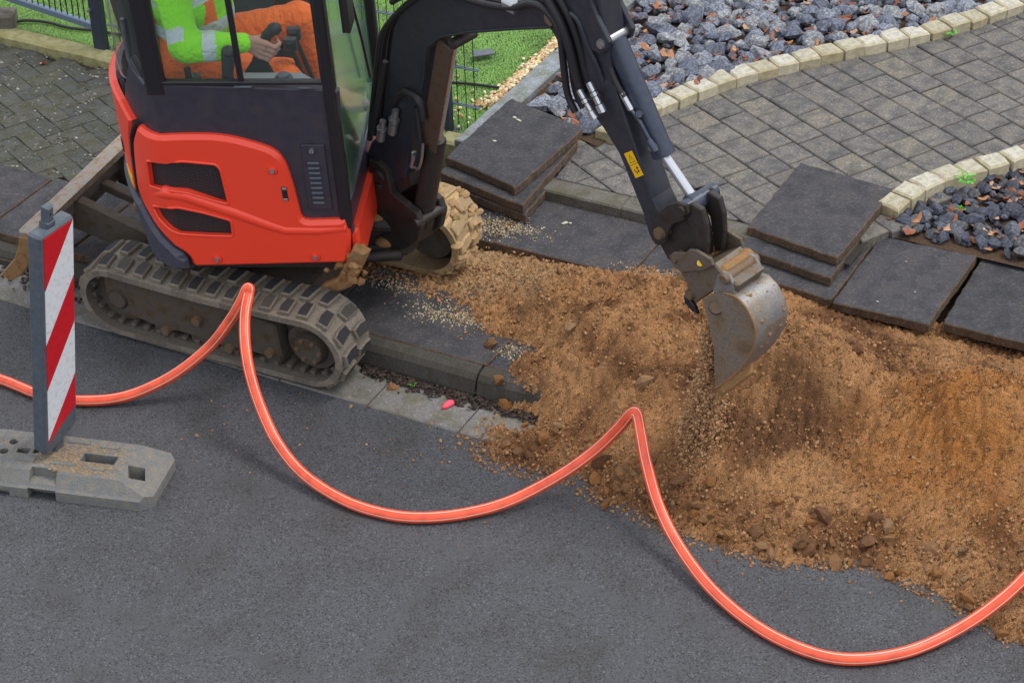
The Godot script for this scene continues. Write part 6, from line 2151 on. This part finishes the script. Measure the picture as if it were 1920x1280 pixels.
# bodies are meshed from tapered rods joined smoothly
func nets(b: MB, rods: Array, k: float, cell: float, tint: String) -> void:
	var lo := Vector3(99, 99, 99)
	var hi := -lo
	for r in rods:
		var w := Vector3.ONE * (maxf(r[2], r[3]) + cell * 3)
		lo = lo.min(r[0] - w).min(r[1] - w)
		hi = hi.max(r[0] + w).max(r[1] + w)
	var nx := int((hi.x - lo.x) / cell) + 2
	var ny := int((hi.y - lo.y) / cell) + 2
	var nz := int((hi.z - lo.z) / cell) + 2
	var f := PackedFloat32Array()
	f.resize(nx * ny * nz)
	f.fill(1.0)
	for r in rods:
		var a: Vector3 = r[0]; var e: Vector3 = r[1]
		var ra: float = r[2]; var rb: float = r[3]
		var w := Vector3.ONE * (maxf(ra, rb) + k + cell * 2)
		var l := ((a.min(e) - w - lo) / cell).max(Vector3.ZERO)
		var h := ((a.max(e) + w - lo) / cell).min(Vector3(nx - 1, ny - 1, nz - 1))
		var d := e - a
		var dd := maxf(d.length_squared(), 1e-8)
		for iz in range(int(l.z), int(h.z) + 1):
			for iy in range(int(l.y), int(h.y) + 1):
				var at := (iz * ny + iy) * nx
				for ix in range(int(l.x), int(h.x) + 1):
					var p := lo + Vector3(ix, iy, iz) * cell
					var t := clampf((p - a).dot(d) / dd, 0, 1)
					var v := p.distance_to(a + d * t) - lerpf(ra, rb, t)
					var o := f[at + ix]
					var g := maxf(k - absf(o - v), 0.0) / k
					f[at + ix] = minf(o, v) - g * g * k * 0.25
	var ids := {}
	var vs := PackedVector3Array()
	var ns := PackedVector3Array()
	var sx := 1
	var sy := nx
	var sz := nx * ny
	for iz in nz - 1:
		for iy in ny - 1:
			for ix in nx - 1:
				var i := iz * sz + iy * sy + ix
				var c := [f[i], f[i + 1], f[i + sy], f[i + sy + 1], f[i + sz], f[i + sz + 1], f[i + sz + sy], f[i + sz + sy + 1]]
				var neg := 0
				for q in c:
					if q < 0:
						neg += 1
				if neg == 0 or neg == 8:
					continue
				var sum := Vector3.ZERO
				var n := 0
				for e in [[0, 1], [2, 3], [4, 5], [6, 7], [0, 2], [1, 3], [4, 6], [5, 7], [0, 4], [1, 5], [2, 6], [3, 7]]:
					var u: float = c[e[0]]; var v: float = c[e[1]]
					if (u < 0) != (v < 0):
						var pa := Vector3(e[0] & 1, (e[0] >> 1) & 1, e[0] >> 2)
						var pb := Vector3(e[1] & 1, (e[1] >> 1) & 1, e[1] >> 2)
						sum += pa.lerp(pb, u / (u - v))
						n += 1
				ids[i] = vs.size()
				vs.append(lo + (Vector3(ix, iy, iz) + sum / n) * cell)
				ns.append(Vector3(c[1] + c[3] + c[5] + c[7] - c[0] - c[2] - c[4] - c[6], c[2] + c[3] + c[6] + c[7] - c[0] - c[1] - c[4] - c[5], c[4] + c[5] + c[6] + c[7] - c[0] - c[1] - c[2] - c[3]).normalized())
	for i in ids:
		for ax in 3:
			var s1: int = [sx, sy, sz][ax]
			var s2: int = [sy, sz, sx][ax]
			var s3: int = [sz, sx, sy][ax]
			var u := f[i]
			var v := f[i + s1]
			if (u < 0) == (v < 0):
				continue
			if not (ids.has(i - s2) and ids.has(i - s3) and ids.has(i - s2 - s3)):
				continue
			var q := [ids[i], ids[i - s2], ids[i - s2 - s3], ids[i - s3]]
			if u < 0:
				q = [ids[i], ids[i - s3], ids[i - s2 - s3], ids[i - s2]]
				q = [q[2], q[1], q[0], q[3]] if false else q
			var order := [[0, 1, 2], [0, 2, 3]]
			for o in order:
				var A: Vector3 = vs[q[o[0]]]; var B: Vector3 = vs[q[o[1]]]; var C2: Vector3 = vs[q[o[2]]]
				var na: Vector3 = ns[q[o[0]]]; var nb: Vector3 = ns[q[o[1]]]; var nc: Vector3 = ns[q[o[2]]]
				var col := cloth_colour(tint, (A + B + C2) / 3.0)
				if (B - A).cross(C2 - A).dot(na + nb + nc) >= 0:
					b.add(A, B, C2, na, nb, nc, col)
				else:
					b.add(A, C2, B, na, nc, nb, col)


func cloth_colour(tint: String, p: Vector3) -> Color:
	var lime := lin(146, 250, 40)
	var silver := lin(200, 224, 224)
	var orange := lin(255, 122, 40)
	match tint:
		"skin":
			return lin(198, 158, 140) if p.y < 1.86 or p.x > -0.13 else lin(70, 52, 40)
		"jacket":
			for s in [1, -1]:
				var sh := Vector3(-0.2, 1.61, 0.2 * s)
				var el := Vector3(-0.15, 1.405, 0.3 * s)
				var wr := Vector3(0.085, 1.385, 0.245 * s)
				if p.z * s > 0.2 or p.x > 0.0:
					var t := (p - el).dot((wr - el).normalized())
					var v := (p - el).dot((sh - el).normalized())
					if t > 0.0 and v < 0.1:
						return silver if t > 0.07 and t < 0.12 else lime
					return silver if v > 0.02 and v < 0.075 else lime
			if p.y > 1.5 and p.y < 1.555 or p.y > 1.345 and p.y < 1.4:
				return silver
			if absf(absf(p.z) - 0.12) < 0.022 or p.y < 1.28:
				return orange
			return lime
		"trousers":
			if p.x > -0.2 and p.x < -0.14 and p.y < 1.22 or p.y < 1.0 and p.y > 0.95:
				return lin(140, 140, 132)
			return orange
	return Color.WHITE


func build_driver() -> void:
	var t := Transform3D(Basis(Vector3(0.9305, 0.0328, -0.3649), Vector3(0.0025, 0.9954, 0.0958), Vector3(0.3664, -0.0901, 0.9261)), Vector3(-1.0384, 0.0527, 0.1386))
	var root := thing("person", "person in lime and orange work clothes sitting in the cab, hand on the joystick", "person", t)
	var b := MB.new()
	var hipz := 0.09
	var rods := []
	# trunk, neck and limbs
	rods.append([Vector3(-0.22, 1.2, -0.06), Vector3(-0.22, 1.2, 0.06), 0.11, 0.11])
	rods.append([Vector3(-0.22, 1.22, 0.0), Vector3(-0.22, 1.5, 0.0), 0.12, 0.125])
	rods.append([Vector3(-0.21, 1.58, -0.13), Vector3(-0.21, 1.58, 0.13), 0.07, 0.07])
	rods.append([Vector3(-0.21, 1.58, 0.0), Vector3(-0.19, 1.74, 0.0), 0.06, 0.052])
	for s in [1, -1]:
		var kn := Vector3(0.185, 1.165, 0.14) if s > 0 else Vector3(0.2, 1.25, -0.15)
		var an := Vector3(0.2, 0.93, 0.14) if s > 0 else Vector3(0.27, 0.93, -0.13)
		rods.append([Vector3(-0.2, 1.18, hipz * s), kn, 0.08, 0.056])
		rods.append([kn, an, 0.054, 0.035])
		rods.append([an, an + Vector3(0.13, -0.055, 0.01 * s), 0.035, 0.026])
		rods.append([Vector3(-0.2, 1.6, 0.17 * s), Vector3(-0.15, 1.405, 0.3 * s), 0.048, 0.04])
		rods.append([Vector3(-0.15, 1.405, 0.3 * s), Vector3(0.085, 1.385, 0.245 * s), 0.04, 0.027])
	nets(b, rods, 0.035, 0.013, "skin")
	# head, with face, ears and hair line
	rods = [[Vector3(-0.19, 1.72, 0.0), Vector3(-0.185, 1.77, 0.0), 0.052, 0.055], [Vector3(-0.185, 1.87, 0.0), Vector3(-0.175, 1.87, 0.0), 0.078, 0.078], [Vector3(-0.165, 1.84, 0.0), Vector3(-0.14, 1.79, 0.0), 0.06, 0.042], [Vector3(-0.098, 1.85, 0), Vector3(-0.078, 1.825, 0), 0.008, 0.011]]
	for s in [1, -1]:
		rods.append([Vector3(-0.18, 1.85, 0.076 * s), Vector3(-0.185, 1.825, 0.074 * s), 0.012, 0.009])
		rods.append([Vector3(-0.112, 1.872, 0.02 * s), Vector3(-0.115, 1.87, 0.045 * s), 0.008, 0.007])
	rods.append([Vector3(-0.098, 1.795, -0.018), Vector3(-0.098, 1.795, 0.018), 0.006, 0.006])
	nets(b, rods, 0.018, 0.006, "skin")
	# hands closed round the grips: palm, four fingers and a thumb each
	var g := Vector3(0.49, 0.87, 0).normalized()
	for s in [1, -1]:
		var sp: Vector3 = Vector3(0.1186, 1.2871, 0.235) if s > 0 else Vector3(0.12, 1.28, -0.25)
		var mid := sp + g * 0.085
		var wr := Vector3(0.085, 1.385, 0.245 * s)
		if s < 0:
			wr = Vector3(0.085, 1.385, -0.245)
		rods = []
		var out := Vector3(0, 0, s)
		var fw := Vector3(g.y, -g.x, 0)
		for i in 4:
			var o: Vector3 = g * [0.033, 0.011, -0.011, -0.031][i]
			var ln: float = [0.95, 1.05, 1.0, 0.82][i]
			var k0 := mid + o - fw * 0.014 + out * 0.036
			var k1 := mid + o + fw * 0.024 * ln + out * 0.034
			var k2 := mid + o + fw * 0.036 * ln + out * 0.0
			var k3 := mid + o + fw * 0.018 * ln - out * 0.026
			rods.append([wr + o * 0.55, k0, 0.016, 0.0125])
			rods.append([k0, k1, 0.0105, 0.0095])
			rods.append([k1, k2, 0.0095, 0.0085])
			rods.append([k2, k3, 0.0085, 0.007])
		rods.append([wr, mid - fw * 0.03 + out * 0.02, 0.024, 0.02])
		rods.append([wr + g * 0.012, mid + g * 0.028 - fw * 0.028 - out * 0.005, 0.015, 0.012])
		rods.append([mid + g * 0.028 - fw * 0.028 - out * 0.005, mid + g * 0.055 - fw * 0.006 - out * 0.022, 0.0115, 0.0095])
		rods.append([mid + g * 0.055 - fw * 0.006 - out * 0.022, mid + g * 0.06 + fw * 0.018 - out * 0.024, 0.0095, 0.008])
		rods.append([wr - Vector3(0.06, 0, 0), wr, 0.028, 0.025])
		nets(b, rods, 0.006, 0.004, "skin")
	obj("body", b, M.skin, root)
	b = MB.new()
	rods = []
	rods.append([Vector3(-0.21, 1.36, -0.05), Vector3(-0.21, 1.36, 0.05), 0.12, 0.12])
	rods.append([Vector3(-0.17, 1.38, 0.0), Vector3(-0.19, 1.5, 0.0), 0.15, 0.15])
	rods.append([Vector3(-0.2, 1.48, -0.07), Vector3(-0.2, 1.48, 0.07), 0.13, 0.13])
	rods.append([Vector3(-0.21, 1.58, -0.15), Vector3(-0.21, 1.58, 0.15), 0.088, 0.088])
	rods.append([Vector3(-0.21, 1.6, 0.0), Vector3(-0.2, 1.7, 0.0), 0.08, 0.075])
	for s in [1, -1]:
		var el := Vector3(-0.15, 1.405, 0.3 * s)
		var wr := Vector3(0.07, 1.387, 0.25 * s)
		rods.append([Vector3(-0.2, 1.6, 0.18 * s), el, 0.072, 0.056])
		rods.append([el, el.lerp(wr, 0.45) + Vector3(0, -0.004, 0), 0.057, 0.051])
		rods.append([el.lerp(wr, 0.45), wr, 0.049, 0.039])
		for k in 5:
			var q := el.lerp(wr, 0.12 + 0.17 * k)
			rods.append([q + Vector3(0.012, 0.036, 0.02 * s), q + Vector3(-0.012, -0.03, 0.03 * s), 0.016, 0.02])
	nets(b, rods, 0.03, 0.011, "jacket")
	obj("jacket", b, M.hivis, root)
	b = MB.new()
	rods = []
	rods.append([Vector3(-0.22, 1.2, -0.07), Vector3(-0.22, 1.2, 0.07), 0.13, 0.13])
	rods.append([Vector3(-0.2, 1.28, -0.05), Vector3(-0.2, 1.28, 0.05), 0.135, 0.135])
	for s in [1, -1]:
		var kn := Vector3(0.185, 1.165, 0.14) if s > 0 else Vector3(0.2, 1.25, -0.15)
		var an := Vector3(0.2, 0.93, 0.14) if s > 0 else Vector3(0.27, 0.93, -0.13)
		rods.append([Vector3(-0.2, 1.18, hipz * s), kn, 0.095, 0.068])
		rods.append([kn, an, 0.07, 0.058])
		for k in 4:
			var q := Vector3(-0.2, 1.18, hipz * s).lerp(kn, 0.35 + 0.19 * k)
			rods.append([q + Vector3(0.02, 0.05, 0.03 * s), q + Vector3(-0.03, -0.03, 0.06 * s), 0.016, 0.02])
		rods.append([kn + Vector3(0.01, -0.03, 0.05 * s), an + Vector3(-0.02, 0.08, 0.04 * s), 0.026, 0.03])
	nets(b, rods, 0.03, 0.011, "trousers")
	obj("trousers", b, M.hivis, root)
	for s in [1, -1]:
		b = MB.new()
		var an := Vector3(0.2, 0.92, 0.14) if s > 0 else Vector3(0.27, 0.92, -0.13)
		nets(b, [[an, an + Vector3(0, -0.04, 0), 0.05, 0.048], [an + Vector3(-0.02, -0.06, 0), an + Vector3(0.14, -0.065, 0.01 * s), 0.036, 0.036]], 0.02, 0.01, "boot")
		obj("boot", b, M.boot, root)


func _ready() -> void:
	rng.seed = 20
	var cam := Camera3D.new()
	cam.transform = Transform3D(Basis(Vector3(0.8841, -0.0259, -0.4665), Vector3(-0.2382, 0.834, -0.4978), Vector3(0.402, 0.5512, 0.7312)).orthonormalized(), Vector3(3.9458, 5.4109, 7.1774))
	cam.fov = 16.5518
	cam.near = 0.1
	cam.far = 200.0
	add_child(cam)
	var sky := ProceduralSkyMaterial.new()
	sky.sky_top_color = srgb(226, 230, 238)
	sky.sky_horizon_color = srgb(206, 210, 216)
	sky.sky_curve = 0.2
	sky.ground_bottom_color = srgb(90, 88, 86)
	sky.ground_horizon_color = srgb(150, 150, 150)
	sky.sun_angle_max = 0.0
	var env := Environment.new()
	env.background_mode = Environment.BG_SKY
	env.sky = Sky.new()
	env.sky.sky_material = sky
	env.background_energy_multiplier = 0.88
	env.tonemap_mode = Environment.TONE_MAPPER_LINEAR
	env.tonemap_exposure = 1.65
	env.sdfgi_enabled = true
	env.ssao_enabled = true
	env.ssil_enabled = true
	var we := WorldEnvironment.new()
	we.environment = env
	add_child(we)
	var sun := DirectionalLight3D.new()
	sun.rotation_degrees = Vector3(-64, 118, 0)
	sun.light_energy = 0.42
	sun.light_angular_distance = 22.0
	sun.light_color = Color(1.0, 0.98, 0.95)
	sun.shadow_enabled = true
	add_child(sun)

	textures()
	materials()
	build_setting()
	build_sand()
	build_excavator()
	build_driver()
	build_fence()
	build_slabs()
	build_beacon()
	build_duct()
	build_small()
